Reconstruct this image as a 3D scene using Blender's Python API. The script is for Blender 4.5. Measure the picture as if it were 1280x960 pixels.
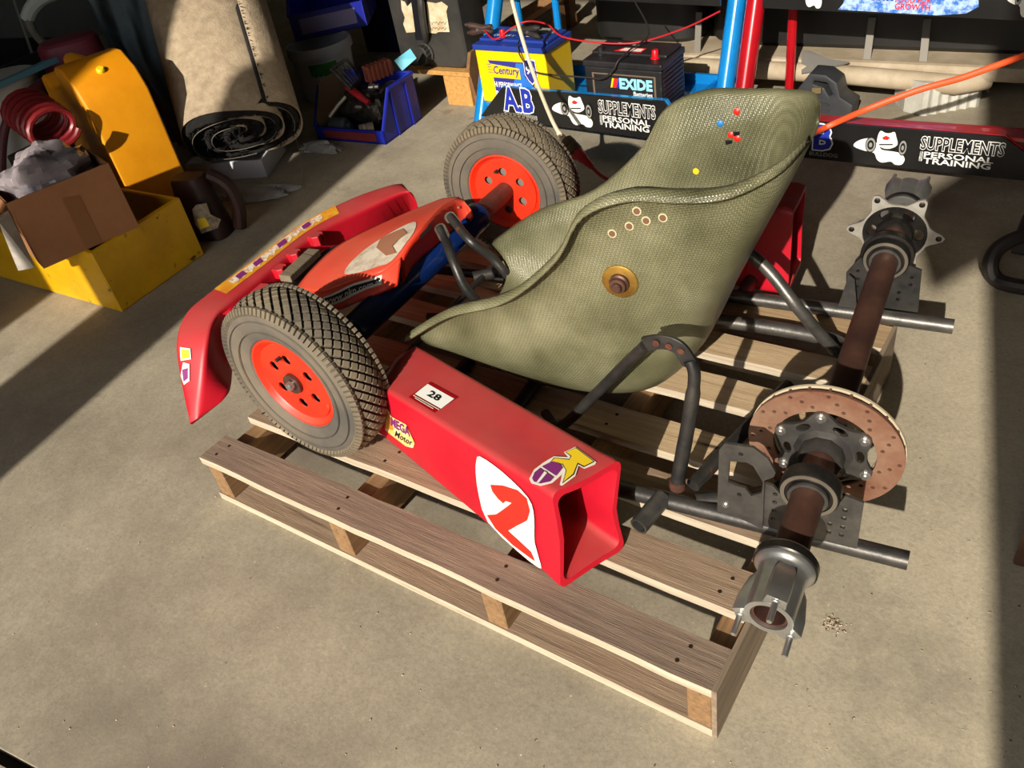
import bpy, bmesh, math, random
from mathutils import Vector as V, Matrix as M
random.seed(7)
for o in list(bpy.data.objects): bpy.data.objects.remove(o)
SC = bpy.context.scene
COL = SC.collection
PI = math.pi

# ------------------------------------------------------------------ camera
YAW, PITCH, ROLL = 2.2808, 0.66438, 0.19982
CAMP = V((1.42495, -0.60527, 1.23925)); FPX = 1040.0
_f = V((math.cos(PITCH)*math.cos(YAW), math.cos(PITCH)*math.sin(YAW), -math.sin(PITCH)))
_r0 = V((math.sin(YAW), -math.cos(YAW), 0)); _d0 = _f.cross(_r0)
_r = _r0*math.cos(ROLL) + _d0*math.sin(ROLL); _d = _d0*math.cos(ROLL) - _r0*math.sin(ROLL)
cd = bpy.data.cameras.new('camera'); cam = bpy.data.objects.new('camera', cd); COL.objects.link(cam)
cd.sensor_width = 36; cd.lens = FPX/1280*36; cd.clip_start = 0.02; cd.clip_end = 200
cam.matrix_world = M((( _r.x, -_d.x, -_f.x, CAMP.x), (_r.y, -_d.y, -_f.y, CAMP.y), (_r.z, -_d.z, -_f.z, CAMP.z), (0, 0, 0, 1)))
SC.camera = cam

# ------------------------------------------------------------------ world, sun, exposure
SUN_AZ, SUN_EL = math.radians(101.0), math.radians(28.0)      # direction the light travels
LDIR = V((math.cos(SUN_EL)*math.cos(SUN_AZ), math.cos(SUN_EL)*math.sin(SUN_AZ), -math.sin(SUN_EL)))
w = bpy.data.worlds.new('world'); SC.world = w; w.use_nodes = True
nt = w.node_tree; bg = nt.nodes['Background']
sky = nt.nodes.new('ShaderNodeTexSky'); sky.sky_type = 'NISHITA'; sky.sun_disc = False
sky.sun_elevation = SUN_EL; sky.sun_rotation = math.atan2(-LDIR.x, -LDIR.y)
nt.links.new(sky.outputs[0], bg.inputs[0]); bg.inputs[1].default_value = 0.22
sl = bpy.data.lights.new('sun', 'SUN'); sl.energy = 6.2; sl.angle = math.radians(0.55); sl.color = (1.0, 0.915, 0.80)
so = bpy.data.objects.new('sun', sl); COL.objects.link(so); so.location = (2, -6, 4)
so.rotation_euler = LDIR.to_track_quat('-Z', 'Y').to_euler()
SC.view_settings.view_transform = 'Standard'; SC.view_settings.look = 'None'
SC.view_settings.gamma = 1; SC.view_settings.use_curve_mapping = False
SC.view_settings.exposure = 0.0

# ------------------------------------------------------------------ pixel helpers (direction only; depth from a surface)
def ray(px, py): return (_r*((px-640)/FPX) + _d*((py-480)/FPX) + _f).normalized()
def gz(px, py, z=0.0):
    d = ray(px, py); return CAMP + d*((z-CAMP.z)/d.z)
def onpl(px, py, p0, n):
    d = ray(px, py); return CAMP + d*((V(p0)-CAMP).dot(n)/d.dot(n))
def up(P, px, py):                     # height above foot P of the pixel, in the vertical plane facing the camera
    n = V((P.x-CAMP.x, P.y-CAMP.y, 0)); return onpl(px, py, P, n).z
TH = math.radians(6.5); EX = V((math.cos(TH), math.sin(TH), 0)); EY = V((-math.sin(TH), math.cos(TH), 0)); EZ = V((0, 0, 1))
KO = V((1.2, 0.3, 0))                  # kart frame: x to its rear, y to its far side
def W(x, y=None, z=None):
    if y is None: x, y, z = x
    return KO + EX*x + EY*y + EZ*z
def K(p): d = V(p)-KO; return V((d.dot(EX), d.dot(EY), d.z))
def ky(px, py, y): return onpl(px, py, W(0, y, 0), EY)
def kx(px, py, x): return onpl(px, py, W(x, 0, 0), EX)

# ------------------------------------------------------------------ materials
MATS = {}
def mat(name, col, rough=0.5, metal=0.0, col2=None, scale=8.0, detail=6.0, bump=0.0, bscale=60.0, stretch=None, alpha=None, trans=0.0, spots=None, coat=0.0, lo=.35, hi=.65):
    if name in MATS: return MATS[name]
    m = bpy.data.materials.new(name); m.use_nodes = True; MATS[name] = m
    nt = m.node_tree; N = nt.nodes; L = nt.links; b = N['Principled BSDF']
    b.inputs['Base Color'].default_value = (*col, 1); b.inputs['Roughness'].default_value = rough; b.inputs['Metallic'].default_value = metal
    if coat: b.inputs['Coat Weight'].default_value = coat
    if trans: b.inputs['Transmission Weight'].default_value = trans
    if alpha is not None: b.inputs['Alpha'].default_value = alpha
    tc = N.new('ShaderNodeTexCoord'); vec = tc.outputs['Object']
    if stretch:
        mp = N.new('ShaderNodeMapping'); mp.inputs['Scale'].default_value = stretch
        L.new(vec, mp.inputs[0]); vec = mp.outputs[0]
    out = None
    if col2 is not None:
        nz = N.new('ShaderNodeTexNoise'); nz.inputs['Scale'].default_value = scale; nz.inputs['Detail'].default_value = detail; nz.inputs['Roughness'].default_value = 0.65
        L.new(vec, nz.inputs['Vector'])
        rp = N.new('ShaderNodeValToRGB'); rp.color_ramp.elements[0].position = lo; rp.color_ramp.elements[1].position = hi
        rp.color_ramp.elements[0].color = (*col, 1); rp.color_ramp.elements[1].color = (*col2, 1)
        L.new(nz.outputs[0], rp.inputs[0]); out = rp.outputs[0]
    if spots:
        c3, sc3, th = spots
        n3 = N.new('ShaderNodeTexNoise'); n3.inputs['Scale'].default_value = sc3; n3.inputs['Detail'].default_value = 8
        L.new(vec, n3.inputs['Vector'])
        r3 = N.new('ShaderNodeValToRGB'); r3.color_ramp.elements[0].position = th; r3.color_ramp.elements[1].position = th+.06
        L.new(n3.outputs[0], r3.inputs[0])
        mx = N.new('ShaderNodeMix'); mx.data_type = 'RGBA'
        L.new(r3.outputs[0], mx.inputs[0])
        if out: L.new(out, mx.inputs[6])
        else: mx.inputs[6].default_value = (*col, 1)
        mx.inputs[7].default_value = (*c3, 1); out = mx.outputs[2]
    if out: L.new(out, b.inputs['Base Color'])
    if bump:
        n2 = N.new('ShaderNodeTexNoise'); n2.inputs['Scale'].default_value = bscale; n2.inputs['Detail'].default_value = 5
        L.new(vec, n2.inputs['Vector'])
        bp = N.new('ShaderNodeBump'); bp.inputs['Strength'].default_value = bump; bp.inputs['Distance'].default_value = 0.004
        L.new(n2.outputs[0], bp.inputs['Height']); L.new(bp.outputs[0], b.inputs['Normal'])
    return m
def dusty(m, col, amount):              # dust lying on upward-facing surfaces
    nt = m.node_tree; N, L = nt.nodes, nt.links; b = N['Principled BSDF']
    g = N.new('ShaderNodeNewGeometry'); sx = N.new('ShaderNodeSeparateXYZ'); L.new(g.outputs['Normal'], sx.inputs[0])
    mr = N.new('ShaderNodeMapRange'); mr.inputs[1].default_value = .35; mr.inputs[2].default_value = .95; mr.inputs[3].default_value = 0; mr.inputs[4].default_value = amount; L.new(sx.outputs[2], mr.inputs[0])
    tc = N.new('ShaderNodeTexCoord'); nz = N.new('ShaderNodeTexNoise'); nz.inputs['Scale'].default_value = 9; nz.inputs['Detail'].default_value = 8; L.new(tc.outputs['Object'], nz.inputs[0])
    mu = N.new('ShaderNodeMath'); mu.operation = 'MULTIPLY'; L.new(mr.outputs[0], mu.inputs[0])
    m2 = N.new('ShaderNodeMapRange'); m2.inputs[1].default_value = .3; m2.inputs[2].default_value = .7; m2.inputs[3].default_value = .55; m2.inputs[4].default_value = 1.2; L.new(nz.outputs[0], m2.inputs[0]); L.new(m2.outputs[0], mu.inputs[1])
    mx = N.new('ShaderNodeMix'); mx.data_type = 'RGBA'; L.new(mu.outputs[0], mx.inputs[0]); mx.inputs[7].default_value = (*col, 1)
    src = b.inputs['Base Color'].links[0].from_socket; L.new(src, mx.inputs[6]); L.new(mx.outputs[2], b.inputs['Base Color'])
    r2 = N.new('ShaderNodeMapRange'); r2.inputs[3].default_value = b.inputs['Roughness'].default_value; r2.inputs[4].default_value = .8; L.new(mu.outputs[0], r2.inputs[0]); L.new(r2.outputs[0], b.inputs['Roughness'])
    return m
def hexc(h):
    h = h.lstrip('#'); c = [int(h[i:i+2], 16)/255 for i in (0, 2, 4)]
    return tuple(x/12.92 if x <= .04045 else ((x+.055)/1.055)**2.4 for x in c)

# ------------------------------------------------------------------ object helpers (all shapes authored in world metres)
def thing(name, label, cat, base, rz=0.0, group=None):
    o = bpy.data.objects.new(name, None); COL.objects.link(o); o.empty_display_size = .05
    o.location = base; o.rotation_euler = (0, 0, rz); o['label'] = label; o['category'] = cat
    if group: o['group'] = group
    INV[o.name] = (M.Translation(V(base)) @ M.Rotation(rz, 4, 'Z')).inverted()
    return o
INV = {}
def obj(name, vf, m, parent=None, smooth=True, label=None, cat=None, group=None, kind=None, bevel=0.0, segs=2, solid=0.0, sub=0, auto=35):
    vs, fs = vf
    vs = [V(v) for v in vs]
    if parent is not None:
        inv = INV[parent.name]; vs = [inv @ v for v in vs]; loc = None
    else:
        lo = [min(v[i] for v in vs) for i in range(3)]; hi = [max(v[i] for v in vs) for i in range(3)]
        loc = V(((lo[0]+hi[0])/2, (lo[1]+hi[1])/2, lo[2])); inv = M.Translation(-loc); vs = [v-loc for v in vs]
    me = bpy.data.meshes.new(name); me.from_pydata(vs, [], fs)
    bm = bmesh.new(); bm.from_mesh(me); bmesh.ops.remove_doubles(bm, verts=bm.verts, dist=1e-6); bmesh.ops.recalc_face_normals(bm, faces=bm.faces)
    if bevel:
        ed = [e for e in bm.edges if len(e.link_faces) == 2 and e.calc_face_angle(0) > math.radians(40)]
        bmesh.ops.bevel(bm, geom=ed, offset=bevel, segments=segs, affect='EDGES', profile=.6, clamp_overlap=True)
    bm.to_mesh(me); bm.free()
    o = bpy.data.objects.new(name, me); COL.objects.link(o)
    if m: me.materials.append(m)
    if loc is not None: o.location = loc
    if parent is not None:
        o.parent = parent; INV[o.name] = INV[parent.name]
    else: INV[o.name] = inv
    if smooth:
        me.polygons.foreach_set('use_smooth', [True]*len(me.polygons))
        try: me.set_sharp_from_angle(angle=math.radians(auto))
        except Exception: pass
    if sub:
        md = o.modifiers.new('sub', 'SUBSURF'); md.levels = sub; md.render_levels = sub
    if solid:
        md = o.modifiers.new('solid', 'SOLIDIFY'); md.thickness = solid; md.offset = 0
    if label: o['label'] = label; o['category'] = cat
    if group: o['group'] = group
    if kind: o['kind'] = kind
    return o
def join(*vfs):
    VV, FF = [], []
    for vs, fs in vfs:
        n = len(VV); VV += [V(v) for v in vs]; FF += [tuple(i+n for i in f) for f in fs]
    return VV, FF
def box(o, u, v, n):                   # corner + three edge vectors
    o, u, v, n = V(o), V(u), V(v), V(n)
    P = [o, o+u, o+u+v, o+v, o+n, o+u+n, o+u+v+n, o+v+n]
    return P, [(3, 2, 1, 0), (4, 5, 6, 7), (0, 1, 5, 4), (1, 2, 6, 5), (2, 3, 7, 6), (3, 0, 4, 7)]
def cbox(c, s, rz=0.0, ry=0.0):
    R = M.Rotation(rz, 3, 'Z') @ M.Rotation(ry, 3, 'Y')
    a, b, d = R @ V((s[0], 0, 0)), R @ V((0, s[1], 0)), R @ V((0, 0, s[2]))
    return box(V(c)-(a+b+d)/2, a, b, d)
def frame(ax):
    ax = V(ax).normalized(); t = V((0, 0, 1)) if abs(ax.z) < .9 else V((1, 0, 0))
    u = t.cross(ax).normalized(); return u, ax.cross(u).normalized(), ax
def lathe(o, ax, prof, n=32, ang=2*PI, up_=None):          # prof: (radius, offset along axis)
    o = V(o); u, v, ax = frame(ax)
    if up_ is not None: v = (V(up_)-ax*V(up_).dot(ax)).normalized(); u = v.cross(ax)
    VV, FF = [], []
    for r, h in prof:
        for k in range(n):
            a = 2*PI*k/n; VV.append(o + ax*h + (u*math.cos(a)+v*math.sin(a))*r)
    for i in range(len(prof)-1):
        for k in range(n):
            FF.append((i*n+k, i*n+(k+1) % n, (i+1)*n+(k+1) % n, (i+1)*n+k))
    return VV, FF
def capped(prof): return [(1e-5, prof[0][1])] + prof + [(1e-5, prof[-1][1])]
def cyl(a, b, r, n=20, r2=None):
    a, b = V(a), V(b); L = (b-a).length
    return lathe(a, b-a, capped([(r, 0), (r if r2 is None else r2, L)]), n)
def smooth_path(pts, n=6, closed=False):
    pts = [V(p) for p in pts]
    if len(pts) < 3: return pts
    out = []; m = len(pts)
    rng = range(m if closed else m-1)
    for i in rng:
        p0 = pts[(i-1) % m] if closed or i > 0 else pts[0]; p1 = pts[i]; p2 = pts[(i+1) % m]
        p3 = pts[(i+2) % m] if closed or i+2 < m else pts[-1]
        for k in range(n):
            t = k/n
            out.append(.5*((2*p1)+(p2-p0)*t+(2*p0-5*p1+4*p2-p3)*t*t+(3*p1-p0-3*p2+p3)*t**3))
    if not closed: out.append(pts[-1])
    return out
def tube(pts, r, n=12, sm=0, flat=None, closed=False, hollow=False):      # r number or list; flat=(normal, factor)
    pts = smooth_path(pts, sm, closed) if sm else [V(p) for p in pts]
    m = len(pts)
    rs = r if isinstance(r, (list, tuple)) else [r]*m
    if len(rs) != m: rs = [rs[min(len(rs)-1, int(i*(len(rs)-1)/(m-1)+.5))] for i in range(m)]
    VV, FF = [], []
    T = [((pts[(i+1) % m] if (closed or i < m-1) else pts[i]) - (pts[i-1] if (closed or i > 0) else pts[i])).normalized() for i in range(m)]
    u = frame(T[0])[0]
    for i in range(m):
        u = (u - T[i]*u.dot(T[i])).normalized(); v = T[i].cross(u)
        for k in range(n):
            a = 2*PI*k/n; VV.append(pts[i] + (u*math.cos(a)+v*math.sin(a))*rs[i])
    for i in range(m if closed else m-1):
        j = (i+1) % m
        for k in range(n): FF.append((i*n+k, i*n+(k+1) % n, j*n+(k+1) % n, j*n+k))
    if not closed: FF.append(tuple(reversed(range(n)))); FF.append(tuple((m-1)*n+k for k in range(n)))
    return VV, FF
def fill2(loops):                      # 2D outer loop + holes -> (pts2, faces)
    bm = bmesh.new(); es = []; 
    for lp in loops:
        vs = [bm.verts.new((p[0], p[1], 0)) for p in lp]
        for i in range(len(vs)): es.append(bm.edges.new((vs[i], vs[(i+1) % len(vs)])))
    if len(loops) == 1:
        bm.faces.new([v for v in bm.verts])
    else:
        bmesh.ops.triangle_fill(bm, edges=es, use_beauty=True, use_dissolve=False, normal=(0, 0, 1))
    bm.verts.index_update()
    P = [(v.co.x, v.co.y) for v in bm.verts]; F = [tuple(v.index for v in f.verts) for f in bm.faces]
    bm.free(); return P, F
def plate(o, u, v, loops, t):          # extruded plate with real holes; o,u,v define the plane, thickness t along u x v
    o, u, v = V(o), V(u), V(v); n = u.cross(v).normalized()
    P, F = fill2(loops); k = len(P)
    VV = [o+u*x+v*y for x, y in P] + [o+u*x+v*y+n*t for x, y in P]
    FF = [tuple(f) for f in F] + [tuple(i+k for i in reversed(f)) for f in F]
    s = 0
    for lp in loops:
        m = len(lp)
        for i in range(m): a, b = s+i, s+(i+1) % m; FF.append((a, b, b+k, a+k))
        s += m
    return VV, FF
def circ(cx, cy, r, n=14, ry=None): return [(cx+r*math.cos(2*PI*k/n), cy+(ry or r)*math.sin(2*PI*k/n)) for k in range(n)]
def grid(rows, closed_u=False):        # rows of points -> quads
    VV = [V(p) for r in rows for p in r]; n = len(rows[0]); FF = []
    for i in range(len(rows)-1):
        for k in range(n if closed_u else n-1): FF.append((i*n+k, i*n+(k+1) % n, (i+1)*n+(k+1) % n, (i+1)*n+k))
    return VV, FF
def rrect(w_, h, r, n=4, cx=0, cy=0):
    P = []
    for (sx, sy, a0) in ((1, -1, -PI/2), (1, 1, 0), (-1, 1, PI/2), (-1, -1, PI)):
        for k in range(n+1):
            a = a0 + PI/2*k/n; P.append((cx+sx*(w_/2-r)+r*math.cos(a), cy+sy*(h/2-r)+r*math.sin(a)))
    return P
def bil(Q):                            # bilinear map of a quad (bottom-left, bottom-right, top-right, top-left), with offset along its normal
    a, b, c_, d = [V(q) for q in Q]; nn = ((b-a).cross(d-a)).normalized()
    return lambda s, t, h=0.0: a*(1-s)*(1-t)+b*s*(1-t)+c_*s*t+d*(1-s)*t+nn*h
def tess2(loop, cuts=3):                # polygon cut fine enough to follow a curved face
    bm = bmesh.new(); f = bm.faces.new([bm.verts.new((p[0], p[1], 0)) for p in loop])
    bmesh.ops.triangulate(bm, faces=[f])
    bmesh.ops.subdivide_edges(bm, edges=bm.edges[:], cuts=cuts, use_grid_fill=True)
    bm.verts.index_update(); P = [(v.co.x, v.co.y) for v in bm.verts]; F = [tuple(v.index for v in q.verts) for q in bm.faces]; bm.free(); return P, F
def decal(loops, mp, h):
    P, F = fill2(loops); return [mp(x, y, h) for x, y in P], F
_txt = {}
def text2(s, bold=0.0, size=1.0, shear=0.0):         # -> (pts2, faces, width, height) flat lettering
    key = (s, bold, shear)
    if key not in _txt:
        cu = bpy.data.curves.new('t', 'FONT'); cu.body = s; cu.size = 1.0; cu.offset = bold; cu.shear = shear; cu.resolution_u = 2; cu.fill_mode = 'FRONT'
        ob = bpy.data.objects.new('t', cu); COL.objects.link(ob)
        dg = bpy.context.evaluated_depsgraph_get(); me = bpy.data.meshes.new_from_object(ob.evaluated_get(dg))
        P = [(v.co.x, v.co.y) for v in me.vertices]; F = [tuple(p.vertices) for p in me.polygons]
        bpy.data.objects.remove(ob); bpy.data.curves.remove(cu); bpy.data.meshes.remove(me)
        _txt[key] = (P, F)
    return _txt[key]
def lettering(s, mp, x0, y0, x1, y1, h, bold=0.0, shear=0.0, ref=None, warp=None):      # text fitted to a box of the (s,t) square
    P, F = text2(s, bold, shear=shear); R_ = text2(ref or s, 0.0 if ref is None else 0.0, shear=shear)[0]
    ax, bx = min(p[0] for p in R_), max(p[0] for p in R_); ay, by = min(p[1] for p in R_), max(p[1] for p in R_)
    out = []
    for x, y in P:
        q = (x-ax)/(bx-ax); yy = y0+(y-ay)/(by-ay)*(y1-y0)
        if warp: yy += warp(q)
        out.append(mp(x0+q*(x1-x0), yy, h))
    return out, F

# ------------------------------------------------------------------ the setting
def concrete():
    m = bpy.data.materials.new('concrete'); m.use_nodes = True; nt = m.node_tree; N, L = nt.nodes, nt.links; b = N['Principled BSDF']
    tc = N.new('ShaderNodeTexCoord').outputs['Object']
    def nz(s, d=6, r=.6):
        n = N.new('ShaderNodeTexNoise'); n.inputs['Scale'].default_value = s; n.inputs['Detail'].default_value = d; n.inputs['Roughness'].default_value = r; L.new(tc, n.inputs[0]); return n.outputs[0]
    def ramp(src, *st):
        r = N.new('ShaderNodeValToRGB'); e = r.color_ramp.elements
        while len(e) < len(st): e.new(.5)
        for i, (p, c_) in enumerate(st): e[i].position = p; e[i].color = (*c_, 1)
        L.new(src, r.inputs[0]); return r.outputs[0]
    def mix(f, a, c_, t='MIX'):
        x = N.new('ShaderNodeMix'); x.data_type = 'RGBA'; x.blend_type = t
        if isinstance(f, float): x.inputs[0].default_value = f
        else: L.new(f, x.inputs[0])
        L.new(a, x.inputs[6])
        if isinstance(c_, tuple): x.inputs[7].default_value = (*c_, 1)
        else: L.new(c_, x.inputs[7])
        return x.outputs[2]
    base = ramp(nz(2.3, 10, .72), (.28, hexc('837a68')), (.5, hexc('9d9480')), (.74, hexc('b5ab94')))
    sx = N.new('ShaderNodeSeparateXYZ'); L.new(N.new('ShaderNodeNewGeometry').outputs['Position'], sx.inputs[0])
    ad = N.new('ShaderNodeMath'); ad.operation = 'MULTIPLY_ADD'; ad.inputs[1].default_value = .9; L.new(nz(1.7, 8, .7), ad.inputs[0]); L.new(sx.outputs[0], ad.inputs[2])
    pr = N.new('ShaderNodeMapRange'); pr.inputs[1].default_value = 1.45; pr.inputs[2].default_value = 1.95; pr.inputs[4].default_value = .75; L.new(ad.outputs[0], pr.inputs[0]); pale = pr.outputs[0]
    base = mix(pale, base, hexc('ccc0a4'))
    fine = ramp(nz(150, 10, .85), (.30, (.45, .44, .42)), (.5, (.95, .95, .95)), (.68, (1.3, 1.29, 1.25)))
    c1 = mix(.75, base, fine, 'MULTIPLY')
    stain = ramp(nz(1.1, 8, .65), (.52, (0, 0, 0)), (.70, (1, 1, 1)))
    c2 = mix(stain, c1, hexc('756c5e'))
    oil = ramp(nz(5.5, 7, .6), (.66, (0, 0, 0)), (.72, (.7, .7, .7)))
    c3 = mix(oil, c2, hexc('786d60'))
    speck = ramp(nz(120, 2, .5), (.74, (0, 0, 0)), (.78, (1, 1, 1)))
    c4 = mix(speck, c3, hexc('d8cbb0'))
    L.new(c4, b.inputs['Base Color']); b.inputs['Roughness'].default_value = .78
    bp = N.new('ShaderNodeBump'); bp.inputs['Strength'].default_value = .25; bp.inputs['Distance'].default_value = .003
    L.new(nz(90, 8, .7), bp.inputs['Height']); L.new(bp.outputs[0], b.inputs['Normal'])
    return m
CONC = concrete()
TANSH = math.tan(math.radians(11.0))
YF = -2.8
# floor: slab with the sunk joint in the near left corner and the next slab beyond it
j0 = gz(0, 934); j1 = gz(48, 960); jd = (j1-j0).normalized(); jn = V((jd.y, -jd.x, 0))
if jn.dot(V((1, 0, 0))) > 0 and jn.y > 0: jn = -jn
A, B = j0-jd*6, j0+jd*9
if jn.dot(gz(300, 500)-j0) > 0: jn = -jn
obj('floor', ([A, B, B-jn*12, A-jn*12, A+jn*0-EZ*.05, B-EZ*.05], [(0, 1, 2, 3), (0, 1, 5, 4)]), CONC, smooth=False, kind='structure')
g = jn*.022
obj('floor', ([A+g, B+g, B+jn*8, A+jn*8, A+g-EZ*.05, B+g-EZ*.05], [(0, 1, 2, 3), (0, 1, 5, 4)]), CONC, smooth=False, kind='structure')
obj('floor', ([A-EZ*.03, B-EZ*.03, B+g-EZ*.03, A+g-EZ*.03], [(0, 1, 2, 3)]), mat('joint_filler', hexc('2a2622'), .95), smooth=False, kind='structure')
WALLM = mat('corrugated_steel', hexc('8b8f8c'), .6, .2, hexc('7b7e7a'), 2)
CEILM = mat('roof_sheet', hexc('b9b7ae'), .7, 0, hexc('a6a49c'), 1)
obj('ceiling', cbox((0, 1.2, 3.45), (9.0, 8.0, .06)), CEILM, smooth=False, kind='structure')
obj('wall_back', cbox((0, 5.2, 1.72), (9.0, .1, 3.44)), WALLM, smooth=False, kind='structure')
obj('wall_left', cbox((-4.5, 1.2, 1.72), (.1, 8.0, 3.44)), WALLM, smooth=False, kind='structure')
obj('wall_right', cbox((4.5, 1.2, 1.72), (.1, 8.0, 3.44)), WALLM, smooth=False, kind='structure')
obj('wall_front', join(box((2.085, YF, 0), (2.415, 0, 0), (0, .12, 0), (0, 0, 3.44)), box((-4.5, YF, 0), (3.763, 0, 0), (0, .12, 0), (0, 0, 3.44))), WALLM, smooth=False, kind='structure')

# ------------------------------------------------------------------ pallet
PH, PL = 0.127, 1.165
def wood(name, c1, c2, rot=False, rough=.8):
    return mat(name, hexc(c1), rough, 0, hexc(c2), 4, 10, bump=.35, bscale=22, stretch=(28, 1.2, 28) if rot else (1.2, 28, 28), lo=.3, hi=.72, spots=(hexc('4a3a2c'), 1.6, .66))
WA = [wood('deck_wood_grey', '66564a', '97826e'), wood('deck_wood_brown', '78634f', 'a58d73'), wood('deck_wood_pale', 'a48a68', 'cdb48e'), wood('deck_wood_tan', '94795a', 'bfa37c')]
WS = wood('stringer_wood', '6f604f', '9a8770', True); WO = wood('bearer_wood', '6e5238', '9a784f', True); SAWN = wood('sawn_edge', 'a2947e', 'c9bca4')
NAIL = mat('nail_steel', hexc('3a2c22'), .6, .6)
pal = thing('wooden_pallet', 'weathered slatted wooden pallet lying on the concrete under the red go-kart', 'pallet', (PL/2, .475, 0))
bd = .019
ys = [(0, .076), (.14, .221), (.286, .366), (.415, .498), (.583, .664), (.727, .803), (.868, .949)]
xe = [(0, PL-.008), (0, PL-.008), (.004, PL-.008), (0, PL-.008), (-.004, PL-.008), (.002, PL-.008), (0, PL-.008)]
wm = [0, 1, 1, 2, 2, 2, 3]
strx = [.012, .375, .74]
for i, (y0, y1) in enumerate(ys):
    x0, x1 = xe[i]; n = 18; VV = []; 
    for k in range(n+1):
        x = x0+(x1-x0)*k/n; dy0 = random.uniform(-.0018, .0018); dy1 = random.uniform(-.0018, .0018)
        VV += [(x, y0+dy0, PH-bd), (x, y0+dy0, PH), (x, y1+dy1, PH), (x, y1+dy1, PH-bd)]
    FF = [(0, 1, 2, 3), tuple(4*n+q for q in (3, 2, 1, 0))]
    for k in range(n):
        for q in range(4): FF.append((4*k+q, 4*k+(q+1) % 4, 4*k+4+(q+1) % 4, 4*k+4+q))
    d = obj('deck_board', (VV, FF), WA[wm[i]], pal, smooth=False)
    d.data.materials.append(SAWN)
    for p in d.data.polygons:
        if p.normal.y < -.7: p.material_index = 1
    for sx in (.035, .395, .76, 1.1):
        for q in (.3, .7):
            c0 = V((sx+random.uniform(-.012, .012), y0+(y1-y0)*q, PH-.002))
            obj('nail', lathe(c0, EZ, capped([(.0035, 0), (.0035, .0026)]), 8), NAIL, pal, smooth=False)
for i, sx in enumerate(strx):
    obj('bearer', box((sx, .002, bd), (.042, 0, 0), (0, .945, 0), (0, 0, PH-2*bd)), WO, pal, smooth=False, bevel=.002, segs=1)
obj('bearer', box((PL-.049, .002, bd), (.04, 0, 0), (0, .945, 0), (0, 0, PH-2*bd)), WO, pal, smooth=False, bevel=.002, segs=1)
obj('side_board', box((PL-.008, 0, 0), (.008, 0, 0), (0, .952, 0), (0, 0, PH+.001)), WS, pal, smooth=False, segs=1)
for y0, y1 in ((0, .115), (.42, .52), (.84, .949)):
    d = obj('bottom_board', box((0.002, y0, 0), (PL-.010, 0, 0), (0, y1-y0, 0), (0, 0, bd)), WA[1], pal, smooth=False)
    d.data.materials.append(SAWN)
    for p in d.data.polygons:
        if p.normal.y < -.7: p.material_index = 1
obj('shadow_caster_1', join(box((-.45, YF, 0), (.34, 0, 0), (0, .12, 0), (0, 0, 2.62)), box((-.36, YF, 2.62), (.25, 0, 0), (0, .12, 0), (0, 0, .09)), box((-.27, YF, 2.71), (.16, 0, 0), (0, .12, 0), (0, 0, .07))), WALLM, smooth=False, kind='structure')  # unseen post added to cast a bystander's shadow over the left floor
obj('shadow_caster_2', plate(V((0, YF+.06, 0)), V((1, 0, 0)), EZ, [[(2.085, 2.30), (1.96, 2.20), (1.91, 2.34), (1.925, 2.46), (2.0, 2.53), (2.085, 2.62)]], .03), WALLM, smooth=False, kind='structure')  # unseen plate added and shaped to cast the camera holder's shadow

# ------------------------------------------------------------------ go-kart
RED = mat('red_plastic', hexc('bd1428'), .42, 0, hexc('aa1024'), 5, 8, bump=.06, bscale=40, spots=(hexc('c04a52'), 9, .68))
dusty(RED, hexc('a06a5c'), .30)
REDIN = RED
ORG = mat('fluoro_red_plastic', hexc('ee3518'), .4, 0, hexc('d92a14'), 6, 8, bump=.05, bscale=40, spots=(hexc('d8705a'), 14, .68))
dusty(ORG, hexc('c08a70'), .3)
BLACKM = mat('black_painted_steel', hexc('2c2d2e'), .42, .55, hexc('4a4743'), 18, 8, bump=.15, bscale=80, spots=(hexc('7a4c34'), 30, .70))
GREYM = mat('worn_grey_steel', hexc('4b4a48'), .4, .65, hexc('6a6762'), 20, 8, bump=.15, bscale=90, spots=(hexc('6e4a36'), 25, .68))
RUST = mat('rusty_steel', hexc('45302a'), .5, .5, hexc('6b4a3c'), 14, 10, bump=.2, bscale=80, lo=.3, hi=.7)
RUSTD = mat('rusty_disc_steel', hexc('7a4e3c'), .6, .4, hexc('a08068'), 16, 10, bump=.2, bscale=120, lo=.3, hi=.75)
CHROME = mat('chrome_steel', hexc('c4c4c0'), .30, .85, hexc('a5a5a0'), 12, 5)
DARKST = mat('dark_machined_steel', hexc('33312f'), .35, .8, hexc('4a4642'), 25, 6)
ALU = mat('cast_aluminium', hexc('b9b5ab'), .5, .5, hexc('9d978b'), 25, 6)
BLUEP = mat('blue_gloss_paint', hexc('0d2a66'), .22, .2, hexc('0a1f4c'), 5, 5, coat=.4)
RUB = mat('tyre_rubber', hexc('4f4a41'), .85, 0, hexc('82745c'), 7, 8, bump=.2, bscale=90, lo=.35, hi=.75)
RUBS = mat('tyre_sidewall', hexc('4b4843'), .8, 0, hexc('6b6254'), 5, 8, bump=.1, bscale=60)
WHITE = mat('white_vinyl', hexc('eae4d8'), .45, 0, hexc('dcd4c4'), 6)
BLK = mat('black_vinyl', hexc('15151a'), .4)
YEL = mat('yellow_vinyl', hexc('e0c020'), .45)
PUR = mat('purple_vinyl', hexc('7a2a6e'), .45)
VRED = mat('red_vinyl', hexc('e0281c'), .4)
BOLT = mat('zinc_bolt', hexc('c9c7c2'), .3, .9)
kart = thing('go_kart', 'stripped red go-kart with green fibreglass seat and no rear wheels, on a wooden pallet', 'go-kart', KO, TH)
kp = lambda n, vf, m, par=kart, **k: obj(n, vf, m, par, **k)

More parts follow.
